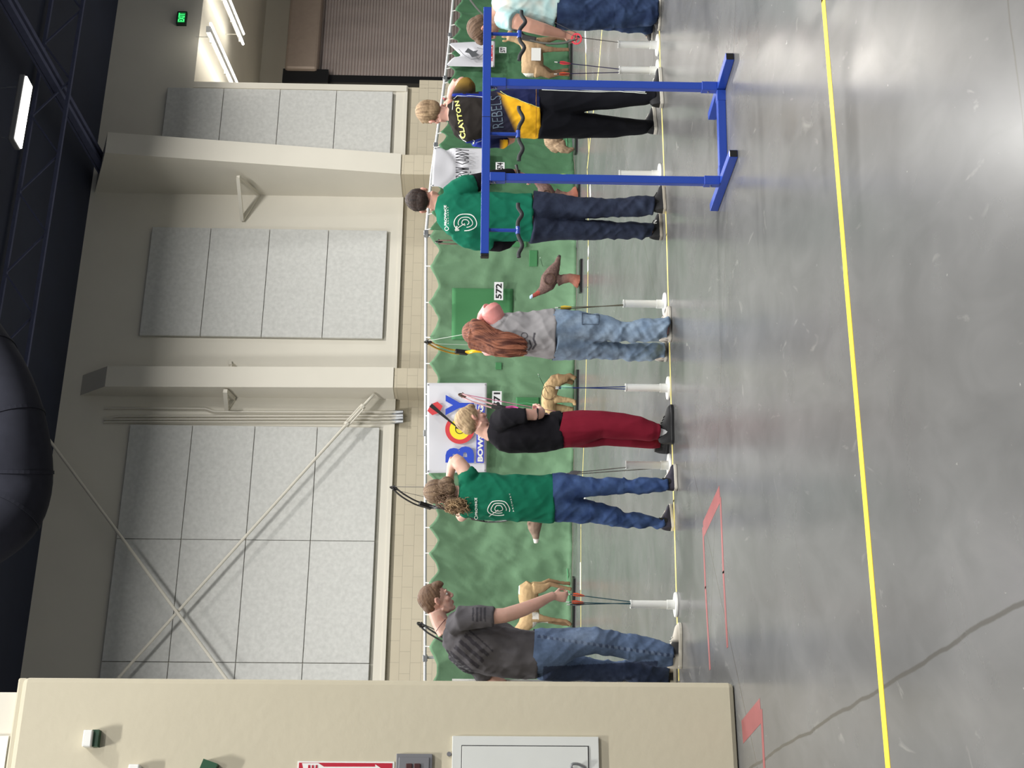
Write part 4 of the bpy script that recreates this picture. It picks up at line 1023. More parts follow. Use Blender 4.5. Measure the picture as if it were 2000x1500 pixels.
class Person:
    def __init__(s, Y, label, base, k=1.0, skin=(205, 160, 140)):
        s.Y = Y; s.k = k; s.skin = srgb(*skin)
        b = base.copy(); b.z = 0
        s.root = empty('person', b, label, 'person'); s.body = MB(); s.shirt_o = None
    def p(s, x, y, d=0.0): return atY(x, y, s.Y+d)
    def ch(s, mb, pts, sc=1.0, n=30, sq=2.0):
        chain(mb, [(q[0], q[1], q[2]*sc, (q[3] if len(q) > 3 and q[3] else q[2]*s.Y/FPX)*sc, q[4] if len(q) > 4 else 0.0) for q in pts], s.Y, n, sq)
    def head(s, x, y, d, fwd, up, k=None):
        k = k or s.k; C = s.p(x, y, d); f = Vector(fwd).normalized(); sd = f.cross(Vector(up)).normalized(); u = sd.cross(f).normalized()
        s.hf = (C, f, sd, u, k); H = lambda a, b, c: C+(f*a+sd*b+u*c)*k
        s.H = H; B = s.body
        E = lambda a, b, c, ra, rb, rc, **kw: B.ell(H(a, b, c), f*ra*k, sd*rb*k, u*rc*k, **kw)
        E(-.012, 0, .028, .098, .076, .088, nu=24, nv=16)            # skull
        E(.035, 0, -.045, .058, .058, .072)                          # face mass
        E(.066, 0, -.100, .026, .028, .018)                          # chin
        for q in (-1, 1):
            B.tube([H(.0, q*.062, -.055), H(.03, q*.052, -.088), H(.066, q*.018, -.104)], [.018*k, .016*k, .014*k], 10)   # jaw
            E(.060, q*.040, -.022, .026, .022, .022)                 # cheek
            E(.084, q*.030, .032, .012, .026, .008)                  # brow
            B.tube([H(.074, q*.016, .019), H(.0855, q*.031, .020), H(.072, q*.046, .018)], [.004*k, .0055*k, .004*k], 8)      # lid
            B.tube([H(.0, q*.078, .018), H(-.012, q*.088, .022), H(-.020, q*.090, .004), H(-.012, q*.086, -.018), H(0, q*.078, -.028)], [.007*k, .009*k, .010*k, .009*k, .007*k], 8)  # ear rim
            E(-.004, q*.080, -.004, .012, .006, .018)
        B.tube([H(.086, 0, .022), H(.100, 0, .002), H(.113, 0, -.020), H(.104, 0, -.034)], [.009*k, .010*k, .0125*k, .012*k], 10)  # nose
        for q in (-1, 1): E(.100, q*.012, -.030, .010, .008, .008)
        B.tube([H(.078, -.026, -.062), H(.094, -.010, -.058), H(.097, 0, -.060), H(.094, .010, -.058), H(.078, .026, -.062)], [.004*k, .006*k, .006*k, .006*k, .004*k], 8)
        B.tube([H(.078, -.022, -.068), H(.093, 0, -.072), H(.078, .022, -.068)], [.004*k, .007*k, .004*k], 8)
        for q in (-1, 1):
            mb = MB(); mb.sph(H(.0775, q*.031, .010), .0108*k, nu=12, nv=8); e = mb.build('eye', M_eye, s.root, smooth='all')
            mb = MB(); mb.ell(H(.0870, q*.031, .010), f*.0022*k, sd*.0055*k, u*.0055*k, nu=10, nv=6); mb.build('iris', M_iris, e, smooth='all')
    def hand(s, wrist, dr, pn, curl=.5, side=1, k=1.0, thumb=None):
        B = s.body; d = Vector(dr).normalized(); pn = Vector(pn); pn = (pn-d*pn.dot(d)).normalized(); sd = d.cross(pn).normalized()*side
        B.tube([wrist-d*.02*k, wrist+d*.02*k, wrist+d*.05*k, wrist+d*.085*k, wrist+d*.098*k], [.024*k, .030*k, .037*k, .040*k, .034*k], 14, depthax=pn, rads2=[.019*k, .018*k, .016*k, .014*k, .010*k])
        for i, (L, r) in enumerate(((.072, .0088), (.080, .009), (.073, .0087), (.058, .0078))):
            b = wrist+d*(.088-.004*abs(i-1))*k+sd*(.031-.0207*i)*k; a = 0; P = [b-d*.012*k, b]; q = b
            for j, fr in enumerate((.46, .30, .24)):
                a += curl*(1.0, 1.15, .8)[j]*(1+.06*(i-1.5)); dd = d*math.cos(a)+pn*math.sin(a); q = q+dd*L*fr*k; P.append(q)
            B.tube(P, [r*k, r*k, r*.95*k, r*.88*k, r*.72*k], 8)
        b = wrist+d*.022*k+sd*.026*k+pn*.006*k; t1 = (d*.62+sd*.62+pn*(.25+.3*curl)).normalized(); t2 = (d*.85+sd*(.35-.5*curl)+pn*(.2+.5*curl)).normalized()
        B.tube([b-t1*.01*k, b+t1*.035*k, b+t1*.035*k+t2*.03*k, b+t1*.035*k+t2*.05*k], [.0135*k, .011*k, .0095*k, .0075*k], 8)
    def finish_body(s, vox=.0058):
        o = s.body.remesh('body', vox, M_skin, s.root, smooth=3)
        C, f, sd, u, k = s.hf; sk = s.skin; red = tuple(c*m for c, m in zip(sk, (.92, .72, .70))); lip = tuple(c*m for c, m in zip(sk, (.85, .55, .55)))
        def cf(c, n):
            v = (c-C)/k; a, b, e = v.dot(f), v.dot(sd), v.dot(u)
            if v.length < .16:
                if a > .076 and abs(b) < .028 and -.078 < e < -.052: return lip
                if abs(b) > .080: return mixc(sk, red, .6)
                if a > .045 and .018 < abs(b) < .06 and -.05 < e < -.005: return mixc(sk, red, .4)
            return mixc(sk, red, .25*max(0, noise.noise(c*9)))
        paint(o, cf); return o
    def brows(s, col):
        for q in (-1, 1):
            mb = MB(); H = s.H; k = s.k; mb.tube([H(.090, q*.014, .030), H(.093, q*.030, .036), H(.083, q*.048, .031)], [.003*k, .0035*k, .002*k], 6)
            mb.build('eyebrow', mat('brow_%d_%d_%d' % col, srgb(*col), .8), s.root, smooth='all')
    def garment(s, name, chains, voxel, kind, amp, material, colfn, smooth=4, sq=2.0, seed=0, cut=None):
        mb = MB()
        for c in chains: s.ch(mb, c, 1.0, 22, sq)
        o = mb.remesh(name, voxel, material, s.root, smooth=smooth, disp=folds(kind, amp, seed))
        if cut:
            bm = bmesh.new(); bm.from_mesh(o.data)
            a, b = s.p(*cut[:2]), s.p(*cut[2:]); nr = (b-a).cross(YA).normalized(); nr = nr if nr.z > 0 else -nr
            bmesh.ops.bisect_plane(bm, geom=bm.verts[:]+bm.edges[:]+bm.faces[:], plane_co=a, plane_no=nr, clear_outer=True); bm.to_mesh(o.data); bm.free()
        paint(o, lambda c, n: colfn(*proj(c), n)); return o
    def legs(s, legs, shoes):
        """legs: chains from hip to ankle (x, y, r[, dr]); the depth runs from 0 at the hip to the shoe's own depth"""
        out = []
        for L, S in zip(legs, shoes):
            h = floorpt(*S['heel']); t = floorpt(*S['toe']); ya = h.y+(t.y-h.y)*.28-s.Y; n = len(L); q = []
            z0 = s.p(L[0][0], L[0][1]).z; z1 = s.p(L[-1][0], L[-1][1]).z
            for i, l in enumerate(L):
                fr = i/(n-1); dd = (l[4] if len(l) > 4 else 0.0)
                q.append((l[0], l[1], l[2], (l[3] if len(l) > 3 and l[3] else l[2]*s.Y/FPX*1.08), dd*(1-fr)+ya*fr))
            l = q[-1]; q.append((l[0]+6, l[1]+.5, l[2]*1.02, l[3], l[4]))
            out.append(q)
        return out
    def shoe(s, heel, toe, style, top=.085, wid=.050, hi=0.0):
        h = floorpt(*heel); t = floorpt(*toe); top = top+.014; d = t-h; L = d.length; d.normalize(); sd = d.cross(UP).normalized()
        root = s.root
        # sole outline
        n = 24; prof = [(0, .55), (.06, .78), (.2, .80), (.42, .72), (.62, .92), (.78, 1.0), (.9, .86), (.97, .5), (1.0, .12)]
        def hw(q): return wid*np.interp(q, [a for a, _ in prof], [b_ for _, b_ in prof])
        qs = [0, .02, .06, .12, .2, .3, .42, .52, .62, .7, .78, .85, .9, .94, .97, .99, 1.0]
        st = style.get('sole_h', .026)*.8; mb = MB(); out = [h+d*L*q+sd*hw(q) for q in qs]+[h+d*L*q-sd*hw(q) for q in reversed(qs)]
        mb.poly(out, UP, st)
        # upper: loft along the length
        hts = [(0, top*.80), (.05, top*.98), (.12, top*1.0), (.25, top*.98), (.38, top*.92), (.5, top*.78), (.62, top*.62), (.75, top*.50), (.88, top*.42), (.96, top*.30), (1.0, top*.15)]
        up = MB(); P = []; ra = []; rb = []
        ring = []
        for q in [.01, .04, .1, .18, .26, .34, .42, .5, .58, .66, .74, .82, .89, .94, .98]:
            H_ = np.interp(q, [a for a, _ in hts], [b_ for _, b_ in hts]); w_ = hw(q)*.93; zc = st*.5; r = []
            for k in range(16):
                a = math.pi*k/15; r.append(h+d*L*q+sd*w_*math.copysign(abs(math.cos(a))**.7, math.cos(a))*(1-.35*math.sin(a)**2 if q < .5 else 1)+UP*(zc+(H_-zc)*math.sin(a)**.8))
            ring.append(r)
        vs = [v for r in ring for v in r]; m = 16; fs = []
        for i in range(len(ring)-1):
            for k in range(m): fs.append((i*m+k, i*m+(k+1) % m, (i+1)*m+(k+1) % m, (i+1)*m+k))
        fs.append(tuple(range(m-1, -1, -1))); fs.append(tuple((len(ring)-1)*m+k for k in range(m)))
        up.add(vs, fs); so = up.build('shoe', M_shoe, root, smooth=True)
        cf = style['col']
        paint(so, lambda c, n_: cf((c-h).dot(d)/L, c.z/top, (c-h).dot(sd)/wid))
        mb.build('sole', style.get('sole', M_sole), so, bevel=.005)
        lm = MB()
        for i in range(4):
            q = .44+.075*i; H_ = np.interp(q, [a for a, _ in hts], [b_ for _, b_ in hts])
            lm.tube([h+d*L*q-sd*.020+UP*(H_-.001), h+d*L*(q+.01)+UP*(H_+.005), h+d*L*(q+.02)+sd*.020+UP*(H_-.001)], .0035, 6)
        ls = lm.build('laces', style.get('lace', M_lace), so, smooth='all')
        # ankle (sock) rooted in the body
        an = h+d*L*.27; s.body.tube([an+UP*.05, an+UP*.10], [.029, .029], 12); s.body.tube([an+UP*.05, h+d*L*.75+UP*.034], [.03, .022], 10)
        if True:
            style.setdefault('sock', 'black'); mb = MB(); mb.tube([an+UP*.05, an+UP*.105], [.035, .036], 16); mb.build('sock', mat('sock_%s' % style['sock'], srgb(*((225,)*3 if style['sock'] == 'white' else (24,)*3)), .9), root, smooth=True)
        return so
    def decal(s, me_or_pts, target, material, name='print', width=None, corners=None, off=.0035):
        """text mesh with bilinear px corners (tl, tr, br, bl) or a px polyline of given px width laid on the cloth"""
        dg = bpy.context.evaluated_depsgraph_get(); bvh = BVHTree.FromObject(target, dg)
        mi = target.matrix_world
        def hit(x, y, o_):
            P = s.p(x, y); P = Vector((P.x, s.Y-1.2, P.z)); r = bvh.ray_cast(P, YA)
            # small parallax fix: the ray runs straight away from the viewer's side
            if r[0] is None: return None
            q = r[0]; P2 = atY(x, y, q.y); r2 = bvh.ray_cast(Vector((P2.x, s.Y-1.2, P2.z)), YA)
            if r2[0] is not None: r = r2
            n_ = r[1]
            if n_.y > 0: n_ = -n_
            return r[0]+n_*(off+o_)
        if width is None:
            me = me_or_pts; bm = bmesh.new(); bm.from_mesh(me); bmesh.ops.triangulate(bm, faces=bm.faces)
            for _ in range(2):
                es = [e for e in bm.edges if e.calc_length() > .06]
                if es: bmesh.ops.subdivide_edges(bm, edges=es, cuts=1); bmesh.ops.triangulate(bm, faces=bm.faces)
            bad = []
            for v in bm.verts:
                u_, w_ = v.co.x, v.co.y; tl, tr, br, bl = corners
                x = (tl[0]*(1-u_)+tr[0]*u_)*w_+(bl[0]*(1-u_)+br[0]*u_)*(1-w_); y = (tl[1]*(1-u_)+tr[1]*u_)*w_+(bl[1]*(1-u_)+br[1]*u_)*(1-w_)
                r = hit(x, y, v.co.z)
                if r is None: bad.append(v)
                else: v.co = r
            bmesh.ops.delete(bm, geom=bad, context='VERTS'); bm.to_mesh(me); bm.free(); me.name = name
            return link(name, me, material, target)
        pts = me_or_pts; mb = MB(); vs = []
        D = []
        for i in range(len(pts)-1):
            a, b_ = Vector(pts[i]), Vector(pts[i+1]); m = max(1, int((b_-a).length/3))
            for k in range(m): D.append(a.lerp(b_, k/m))
        D.append(Vector(pts[-1]))
        for i, q in enumerate(D):
            t = (D[min(i+1, len(D)-1)]-D[max(i-1, 0)]).normalized(); n_ = Vector((-t.y, t.x))*width/2
            a = hit(q.x+n_.x, q.y+n_.y, 0); b_ = hit(q.x-n_.x, q.y-n_.y, 0)
            vs.append((a, b_))
        V = []; Fc = []
        for i in range(len(vs)-1):
            if None in vs[i] or None in vs[i+1]: continue
            if (vs[i][0]-vs[i+1][0]).length > .06: continue
            k = len(V); V += [vs[i][0], vs[i][1], vs[i+1][1], vs[i+1][0]]; Fc.append((k, k+1, k+2, k+3))
        if not V: return None
        mb.add(V, Fc); o = mb.build(name, material, target); return o
def const(c): return lambda x, y, n: c
def hairdo(P, chains, blobs, col, col2, vox=.006, amp=.004, name='hair', fr=(9, 60)):
    """blobs in head coordinates (a,b,c, ra,rb,rc); chains in px"""
    C, f, sd, u, k = P.hf; mb = MB()
    for (a, b, c, ra, rb, rc) in blobs: mb.ell(P.H(a, b, c), f*ra*k, sd*rb*k, u*rc*k, nu=24, nv=16)
    for c in chains: P.ch(mb, c)
    def st(c):
        v = (c-C); az = math.atan2(v.dot(sd), -v.dot(f)+.001); el = v.dot(u)*fr[0]
        return noise.noise(Vector((az*7, el, 3)))*.6+noise.noise(Vector((az*19, el*1.6, v.length*fr[1]*.3)))*.5
    o = mb.remesh(name, vox, M_hair, P.root, smooth=2, disp=lambda c, n: amp*st(c)+.002*noise.noise(c*70))
    paint(o, lambda c, n: mixc(col, col2, .5+1.1*st(c)+.2*noise.noise(c*40))); return o
SHORT = [(-.020, 0, .040, .098, .083, .090), (-.060, 0, -.005, .055, .068, .060), (.040, 0, .088, .048, .058, .032)]

# ---- archer 1: grey shirt, bending over his arrows
h1 = dict(heel=(1331, 1306), toe=(1331, 1216)); h2 = dict(heel=(1322, 1348), toe=(1319, 1296))
Y1 = floorpt(1331, 1270).y
A1 = Person(Y1, 'person in a faded dark grey t-shirt and jeans, bending over three arrows', floorpt(1331, 1280), 1.0, (200, 160, 146))
A1.head(853, 1173, 0.03, (.50, .22, -.84), (.80, 0, .55), 1.0)
A1.body.tube([A1.p(851, 1192, .0), A1.p(859, 1213, -.01), A1.p(874, 1232, -.02)], [.056, .060, .075], 16)
torso = [(868, 1240, 20, .10), (880, 1240, 36, .15), (900, 1245, 47, .19), (930, 1257, 53, .20), (965, 1267, 54, .19), (1005, 1275, 49, .18), (1035, 1277, 46, .18), (1048, 1277, 46, .18)]
slv = [(888, 1222, 22, .09, -.10), (905, 1206, 24, .09, -.17), (935, 1204, 21, .085, -.20), (965, 1205, 19, .075, -.21)]
slv2 = [(900, 1270, 30, .09, .12), (930, 1300, 22, .08, .2), (950, 1322, 18, .07, .22)]
arm = [(930, 1204, 16, .055, -.20), (962, 1204, 15.5, .052, -.21), (985, 1202, 14.5, .046, -.20), (1002, 1197, 14.5, .044, -.18), (1025, 1189, 13.5, .042, -.15), (1050, 1178, 11.5, .036, -.11), (1070, 1168, 9, .028, -.07), (1082, 1163, 8.5, .024, -.05)]
arm2 = [(930, 1300, 15, .05, .2), (955, 1325, 13, .045, .22), (985, 1338, 11, .038, .15)]
for c in (arm, arm2): A1.ch(A1.body, c)
wr = A1.p(1080, 1164, -.05)
A1.hand(wr, (-.10, .10, -1), (.1, 1, .1), curl=.95, side=1, k=.98)
legs = A1.legs([[(1040, 1272, 44, .17), (1062, 1270, 43, .16, -.04), (1090, 1264, 37, .13, -.08), (1120, 1254, 30, .10, -.08), (1160, 1251, 25.5, .09, -.08), (1200, 1257, 24.5, .085), (1250, 1269, 25, .08), (1290, 1277, 24, .075), (1307, 1281, 21, .07)],
               [(1055, 1292, 34, .14), (1090, 1302, 30, .12, .1), (1130, 1306, 25, .10, .12), (1180, 1309, 21, .09, .12), (1240, 1313, 20, .08), (1299, 1317, 18, .07)]], (h1, h2))
A1.ch(A1.body, torso, .84)
for L in legs: A1.ch(A1.body, L, .72)
GS = srgb(84, 82, 86)
def s1col(x, y, n):
    c = GS
    if 922 < x < 954 and 1186 < y < 1214 and int((x-922)/3.9) % 2 == 0: c = srgb(56, 55, 60)
    # flag-like print on the back
    u_ = (x-868)*.75+(y-1240)*.66; v_ = (y-1240)*.75-(x-868)*.66
    if 6 < u_ < 92 and -40 < v_ < 34:
        if u_ > 30 and int((v_+60)/7.5) % 2 == 0 and v_ < 22: c = srgb(58, 56, 62)
    if 866 < x < 920 and 1268 < y < 1322 and (x-866)*.9 < (y-1262): c = srgb(58, 57, 62) if noise.noise(Vector((x*.25, y*.25, 0))) < .25 else srgb(96, 96, 100)
    return c
A1.shirt_o = A1.garment('shirt', [torso, slv, slv2], .0085, 'shirt', .013, M_cloth, s1col, seed=3)
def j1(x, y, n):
    if y > 1300-(x-1100)*.05 and x > 1060 and not (x > 1285 and y < 1303): base = srgb(50, 60, 84)  # far leg: its shade is painted into the denim colour
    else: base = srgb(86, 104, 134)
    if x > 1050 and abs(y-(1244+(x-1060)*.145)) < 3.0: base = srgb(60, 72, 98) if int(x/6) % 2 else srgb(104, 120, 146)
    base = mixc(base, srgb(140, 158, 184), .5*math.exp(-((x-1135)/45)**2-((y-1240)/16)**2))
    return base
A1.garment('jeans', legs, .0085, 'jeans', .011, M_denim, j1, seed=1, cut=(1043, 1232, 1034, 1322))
sw = dict(col=lambda q, z, w: srgb(50, 50, 52) if (.30 < q < .62 and z < .75 and abs(w) > .4) else srgb(196, 190, 178), sole=M_sole, sole_h=.032)
A1.shoe(h1['heel'], h1['toe'], sw, top=.098, wid=.052); A1.shoe(h2['heel'], h2['toe'], sw, top=.095, wid=.05)
hairdo(A1, [], [(-.020, 0, .040, .098, .081, .090), (-.062, 0, -.002, .050, .064, .058), (.040, 0, .090, .056, .058, .030), (.078, .0, .082, .022, .045, .018)], srgb(122, 96, 76), srgb(84, 64, 52))
A1.brows((110, 84, 66)); A1.finish_body()
mb = MB(); mb.tube(smoothpath([A1.p(873, 1206, -.03), A1.p(866, 1214, -.075), A1.p(858, 1224, -.09), A1.p(852, 1233, -.08)], 4), .0022, 6); mb.build('necklace', mat('cord_maroon', srgb(90, 40, 44), .6), A1.root, smooth=True)

# ---- archer 2: curly hair, green shirt, at full draw
GREEN = srgb(18, 98, 74)
h1 = dict(heel=(1323, 957), toe=(1320, 907)); h2 = dict(heel=(1317, 1034), toe=(1312, 986))
Y2 = floorpt(1320, 965).y
A2 = Person(Y2, 'curly haired person in a green t-shirt and blue jeans, drawing a black bow', floorpt(1319, 968), .95, (210, 170, 152))
A2.head(862, 962, 0.02, (-.55, .82, .0), (-.06, 0, 1), .95)
A2.body.tube([A2.p(872, 960, .0), A2.p(890, 962, 0), A2.p(905, 964, 0)], [.05, .05, .06], 16)
torso = [(895, 964, 17, .07), (903, 965, 30, .10), (916, 968, 41, .125), (945, 970, 45, .135), (985, 972, 45, .135), (1030, 973, 46, .13), (1070, 973, 47, .135), (1081, 973, 47, .14)]
slv = [(918, 950, 20, .09), (916, 932, 19, .085, .0), (910, 922, 18, .08, .02), (908, 919, 17.5, .075, .02)]
slvL = [(912, 988, 18, .09, .0), (910, 996, 14, .075, .04)]
arm = [(913, 932, 15, .055), (905, 915, 14.5, .052, .02), (895, 902, 13.5, .046, .03), (887, 896, 12, .042, .05)]
fore = [(889, 898, 12, .043, .04), (882, 912, 9.5, .038, .07), (879, 928, 8, .030, .10), (880, 940, 7.5, .026, .12)]
armL = [(910, 996, 11, .045, .02), (902, 1006, 11.5, .045, .18), (901, 1010, 9, .034, .5), (900, 1010, 8, .028, .62)]
for c in (arm, fore, armL): A2.ch(A2.body, c)
A2.hand(A2.p(880, 941, .12), (-.85, .4, -.15), (-.2, .9, .2), curl=.8, side=-1, k=.9)
A2.hand(A2.p(900, 1009, .62), (-.05, 1, .05), (1, 0, 0), curl=.85, side=1, k=.92)
legs = A2.legs([[(1074, 960, 34, .13), (1100, 954, 31, .12), (1125, 951, 24, .10), (1150, 951, 20, .085), (1200, 950, 17, .07), (1250, 949, 14, .062), (1297, 948, 12, .055)],
               [(1074, 985, 34, .13), (1100, 989, 31, .12), (1127, 996, 25, .10), (1174, 1004, 20.5, .085), (1220, 1014, 15, .068), (1260, 1018, 12.5, .060), (1290, 1021, 11, .055)]], (h1, h2))
A2.ch(A2.body, torso, .84)
for L in legs: A2.ch(A2.body, L, .72)
A2.shirt_o = A2.garment('shirt', [torso, slv, slvL], .008, 'shirt', .013, M_cloth, const(GREEN), seed=11)
A2.garment('jeans', legs, .008, 'jeans', .011, M_denim, lambda x, y, n: mixc(srgb(46, 66, 108), srgb(64, 86, 128), .5+noise.noise(Vector((x*.05, y*.05, 0)))), seed=5, cut=(1078, 926, 1078, 1020))
sc_ = dict(col=lambda q, z, w: srgb(40, 38, 52) if not (.42 < q < .8 and z > .45) else srgb(52, 48, 62), sole=M_sole, sole_h=.03)
A2.shoe(h1['heel'], h1['toe'], sc_, top=.085, wid=.045); A2.shoe(h2['heel'], h2['toe'], sc_, top=.085, wid=.045)
hc1, hc2 = srgb(132, 110, 88), srgb(80, 62, 50)
hairdo(A2, [[(874, 974, 9, .04, -.07), (884, 983, 13, .04, -.08), (896, 984, 13, .035, -.08), (906, 982, 9, .03, -.08)]], [(-.018, 0, .038, .105, .088, .098), (-.070, 0, -.010, .062, .066, .060), (.03, 0, .07, .06, .07, .045), (-.10, .03, -.045, .045, .045, .05), (-.095, -.02, -.06, .04, .05, .05)], hc1, hc2, amp=.007, fr=(5, 80))
def curls(P, n, region, rad, name, c1, c2, thick=.0045):
    mb = MB(); me_idx = []
    for i in range(n):
        x, y, d = region(random.random(), random.random(), random.random()); q = P.p(x, y, d); L = random.uniform(.05, .10); dr = Vector((random.uniform(-.6, .3), random.uniform(-.6, .3), -1)).normalized()
        a = dr.cross(YA).normalized(); b = dr.cross(a); ph = random.random()*6; pts = []
        for k in range(13):
            t = k/12; an = ph+t*random.uniform(8, 9); r_ = rad*(.5+.7*t); pts.append(q+dr*L*t+a*math.cos(an)*r_+b*math.sin(an)*r_)
        mb.tube(pts, [thick*(1-.5*t/12) for t in range(13)], 5)
    o = mb.build(name, M_hair, P.root, smooth='all'); o['kind'] = 'stuff'
    paint(o, lambda c, n_: mixc(c1, c2, .5+.9*noise.noise(c*30))); return o
curls(A2, 300, lambda a, b, c: (868+a*30, 978+b*22-(a*4), -.02-c*.13), .008, 'curly_ponytail', srgb(168, 142, 108), srgb(100, 78, 58), .0034)
curls(A2, 60, lambda a, b, c: (845+a*24, 944+b*44, -.10+c*.03), .008, 'loose_curls', srgb(140, 116, 94), srgb(92, 72, 58), .0024)
A2.brows((96, 76, 60)); A2.finish_body()
wht = mat('print_white', srgb(222, 228, 222), .6)
def ringpx(cx, cy, rx, ry, a0, a1, wob=0.0, n=26, ph=0):
    return [(cx+rx*(1+wob*math.sin(3*a+ph))*math.cos(a), cy+ry*(1+wob*math.cos(2*a+ph))*math.sin(a)) for a in [math.radians(a0+(a1-a0)*i/n) for i in range(n+1)]]
for (rx, ry, w_) in ((21, 15.5, 1.5), (14.5, 10.5, 1.5), (7.5, 6, 1.6)):
    A2.decal(ringpx(974, 992, rx, ry, 60 if rx > 8 else 30, 385, .10), A2.shirt_o, wht, 'print_ring', width=w_)
A2.decal([(973, 995), (955, 1008)], A2.shirt_o, wht, 'print_arrow', width=1.5)
A2.decal(text_mesh('PROVINCE', 1, 1, .02, .001), A2.shirt_o, wht, 'lettering', corners=[(928, 1005), (927, 972), (932, 972), (933, 1005)])
A2.decal(ringpx(930, 1010, 3.2, 3.2, 0, 360, 0, 14), A2.shirt_o, wht, 'print_badge', width=.9)
A2.decal(text_mesh('ARCHERY', 1, 1, .0, .001, spacing=1.6), A2.shirt_o, wht, 'lettering', corners=[(1002, 1000), (994, 964), (996.5, 963), (1004.5, 999)])

# ---- archer 3: black shirt, red trousers
h1 = dict(heel=(1316, 867), toe=(1314, 790)); h2 = dict(heel=(1305, 884), toe=(1308, 846))
Y3 = floorpt(1315, 835).y
A3 = Person(Y3, 'blond person in a black t-shirt and dark red trousers, holding a pink bow', floorpt(1315, 838), .97, (212, 168, 152))
A3.head(924, 823, 0.0, (.58, .46, -.68), (.55, .1, .8), .97)
A3.body.tube([A3.p(932, 831, -.01), A3.p(944, 839, 0), A3.p(960, 845, 0)], [.055, .056, .068], 16)
torso = [(953, 848, 14, .07), (961, 846, 25, .10), (973, 845, 36, .13), (995, 845, 40, .16), (1025, 846, 38.5, .16), (1055, 848, 35, .15), (1080, 843, 35, .145), (1094, 840, 36, .145)]
hem = [(1085, 826, 24, .12), (1101, 818, 17, .09)]
slv = [(975, 826, 24, .09, -.08), (990, 815, 20, .085, -.15), (1010, 811, 16, .08, -.17), (1029, 810, 14.5, .07, -.18)]
arm = [(1000, 812, 12, .045, -.16), (1028, 809, 11.5, .042, -.18), (1044, 810, 11, .04, -.16), (1054, 808, 10.5, .036, -.12), (1057, 804, 9, .03, -.02), (1056, 801, 7.5, .026, .06)]
A3.ch(A3.body, arm)
A3.hand(A3.p(1056, 801, .07), (.15, 1, .0), (-.3, 0, 1), curl=.8, side=1, k=.9)
legs = A3.legs([[(1080, 840, 35, .14), (1110, 838, 36, .14), (1140, 834, 33, .13), (1175, 829, 26, .11), (1210, 832, 25, .10), (1250, 837, 23.5, .09), (1274, 841, 20.5, .08), (1283, 842, 17, .065)],
               [(1090, 848, 27, .12, .1), (1140, 850, 24, .12, .12), (1180, 852, 20, .10, .1), (1230, 858, 16, .085), (1270, 862, 13.5, .07), (1283, 864, 12, .06)]], (h1, h2))
A3.ch(A3.body, torso, .84)
for L in legs: A3.ch(A3.body, L, .70)
A3.garment('shirt', [torso, slv, hem], .0085, 'shirt', .010, M_cloth, const(srgb(27, 26, 31)), seed=21)
A3.garment('trousers', legs, .0085, 'soft', .009, M_cloth, lambda x, y, n: srgb(122, 28, 46), seed=9, cut=(1100, 801, 1080, 878))
sb_ = dict(col=lambda q, z, w: srgb(28, 28, 30), sole=M_blks, lace=M_black, sole_h=.03, sock='white')
A3.shoe(h1['heel'], h1['toe'], sb_, top=.10, wid=.052); A3.shoe(h2['heel'], h2['toe'], dict(sb_, sock='black'), top=.09, wid=.05)
hairdo(A3, [], [(-.020, 0, .040, .103, .084, .096), (-.062, 0, -.004, .054, .068, .062), (.040, 0, .088, .058, .060, .034)], srgb(198, 172, 136), srgb(128, 106, 82), amp=.005)
A3.brows((150, 124, 92)); A3.finish_body()
mb = MB(); q = A3.p(1048, 809, -.15); mb.tube([q+UP*.0, q-UP*.012], [.044, .043], 16); mb.build('wrist_band', M_black, A3.root, smooth=True)

# ---- archer 4: long red hair, grey shirt
h1 = dict(heel=(1311, 667), toe=(1309, 598)); h2 = dict(heel=(1303, 704), toe=(1301, 668))
Y4 = floorpt(1309, 645).y
A4 = Person(Y4, 'long haired person in a light grey t-shirt and pale jeans, drawing a yellow bow', floorpt(1309, 645), .97, (222, 150, 146))
A4.head(938, 652, 0.03, (-.45, .88, .05), (0, 0, 1), .97)
A4.body.tube([A4.p(940, 655, .0), A4.p(952, 656, 0), A4.p(965, 655, 0)], [.05, .05, .06], 16)
torso = [(951, 655, 16, .07), (959, 654, 30, .10), (972, 652, 39, .125), (1000, 650, 41, .14), (1035, 652, 42, .15), (1065, 653, 46, .165), (1083, 653, 49, .17)]
slv = [(984, 648, 26, .10, .0), (975, 636, 25, .10, -.02), (968, 626, 23, .095, -.04)]
slvL = [(972, 672, 20, .09, .03), (965, 682, 15, .08, .15)]
arm = [(976, 636, 17, .06, -.03), (966, 618, 20, .068, -.06), (959, 607, 21, .072, -.07), (955, 602, 18, .062, -.06)]
fore = [(956, 603, 14, .05, -.03), (944, 618, 12, .042, .03), (938, 632, 9, .034, .12)]
armL = [(965, 680, 12, .045, .12), (955, 684, 11, .042, .35), (950, 686, 9, .03, .6)]
for c in (arm, fore, armL): A4.ch(A4.body, c)
A4.hand(A4.p(938, 633, .12), (-.8, .5, .1), (-.2, .9, .2), curl=.8, side=-1, k=.9)
A4.hand(A4.p(950, 686, .6), (-.05, 1, .05), (1, 0, 0), curl=.85, side=1, k=.9)
legs = A4.legs([[(1076, 640, 36, .16), (1100, 637, 33, .15), (1130, 637, 31, .135), (1171, 641, 26.5, .11), (1200, 646, 21.5, .09), (1229, 648, 20, .085), (1260, 645, 22.5, .09), (1285, 643, 24.5, .09), (1298, 642, 24, .09)],
               [(1076, 668, 36, .16), (1100, 672, 31, .15), (1130, 676, 27, .13), (1171, 682, 17, .10), (1229, 687, 17.5, .085), (1273, 686, 17, .085), (1292, 686, 16.5, .08)]], (h1, h2))
A4.ch(A4.body, torso, .84)
for L in legs: A4.ch(A4.body, L, .66)
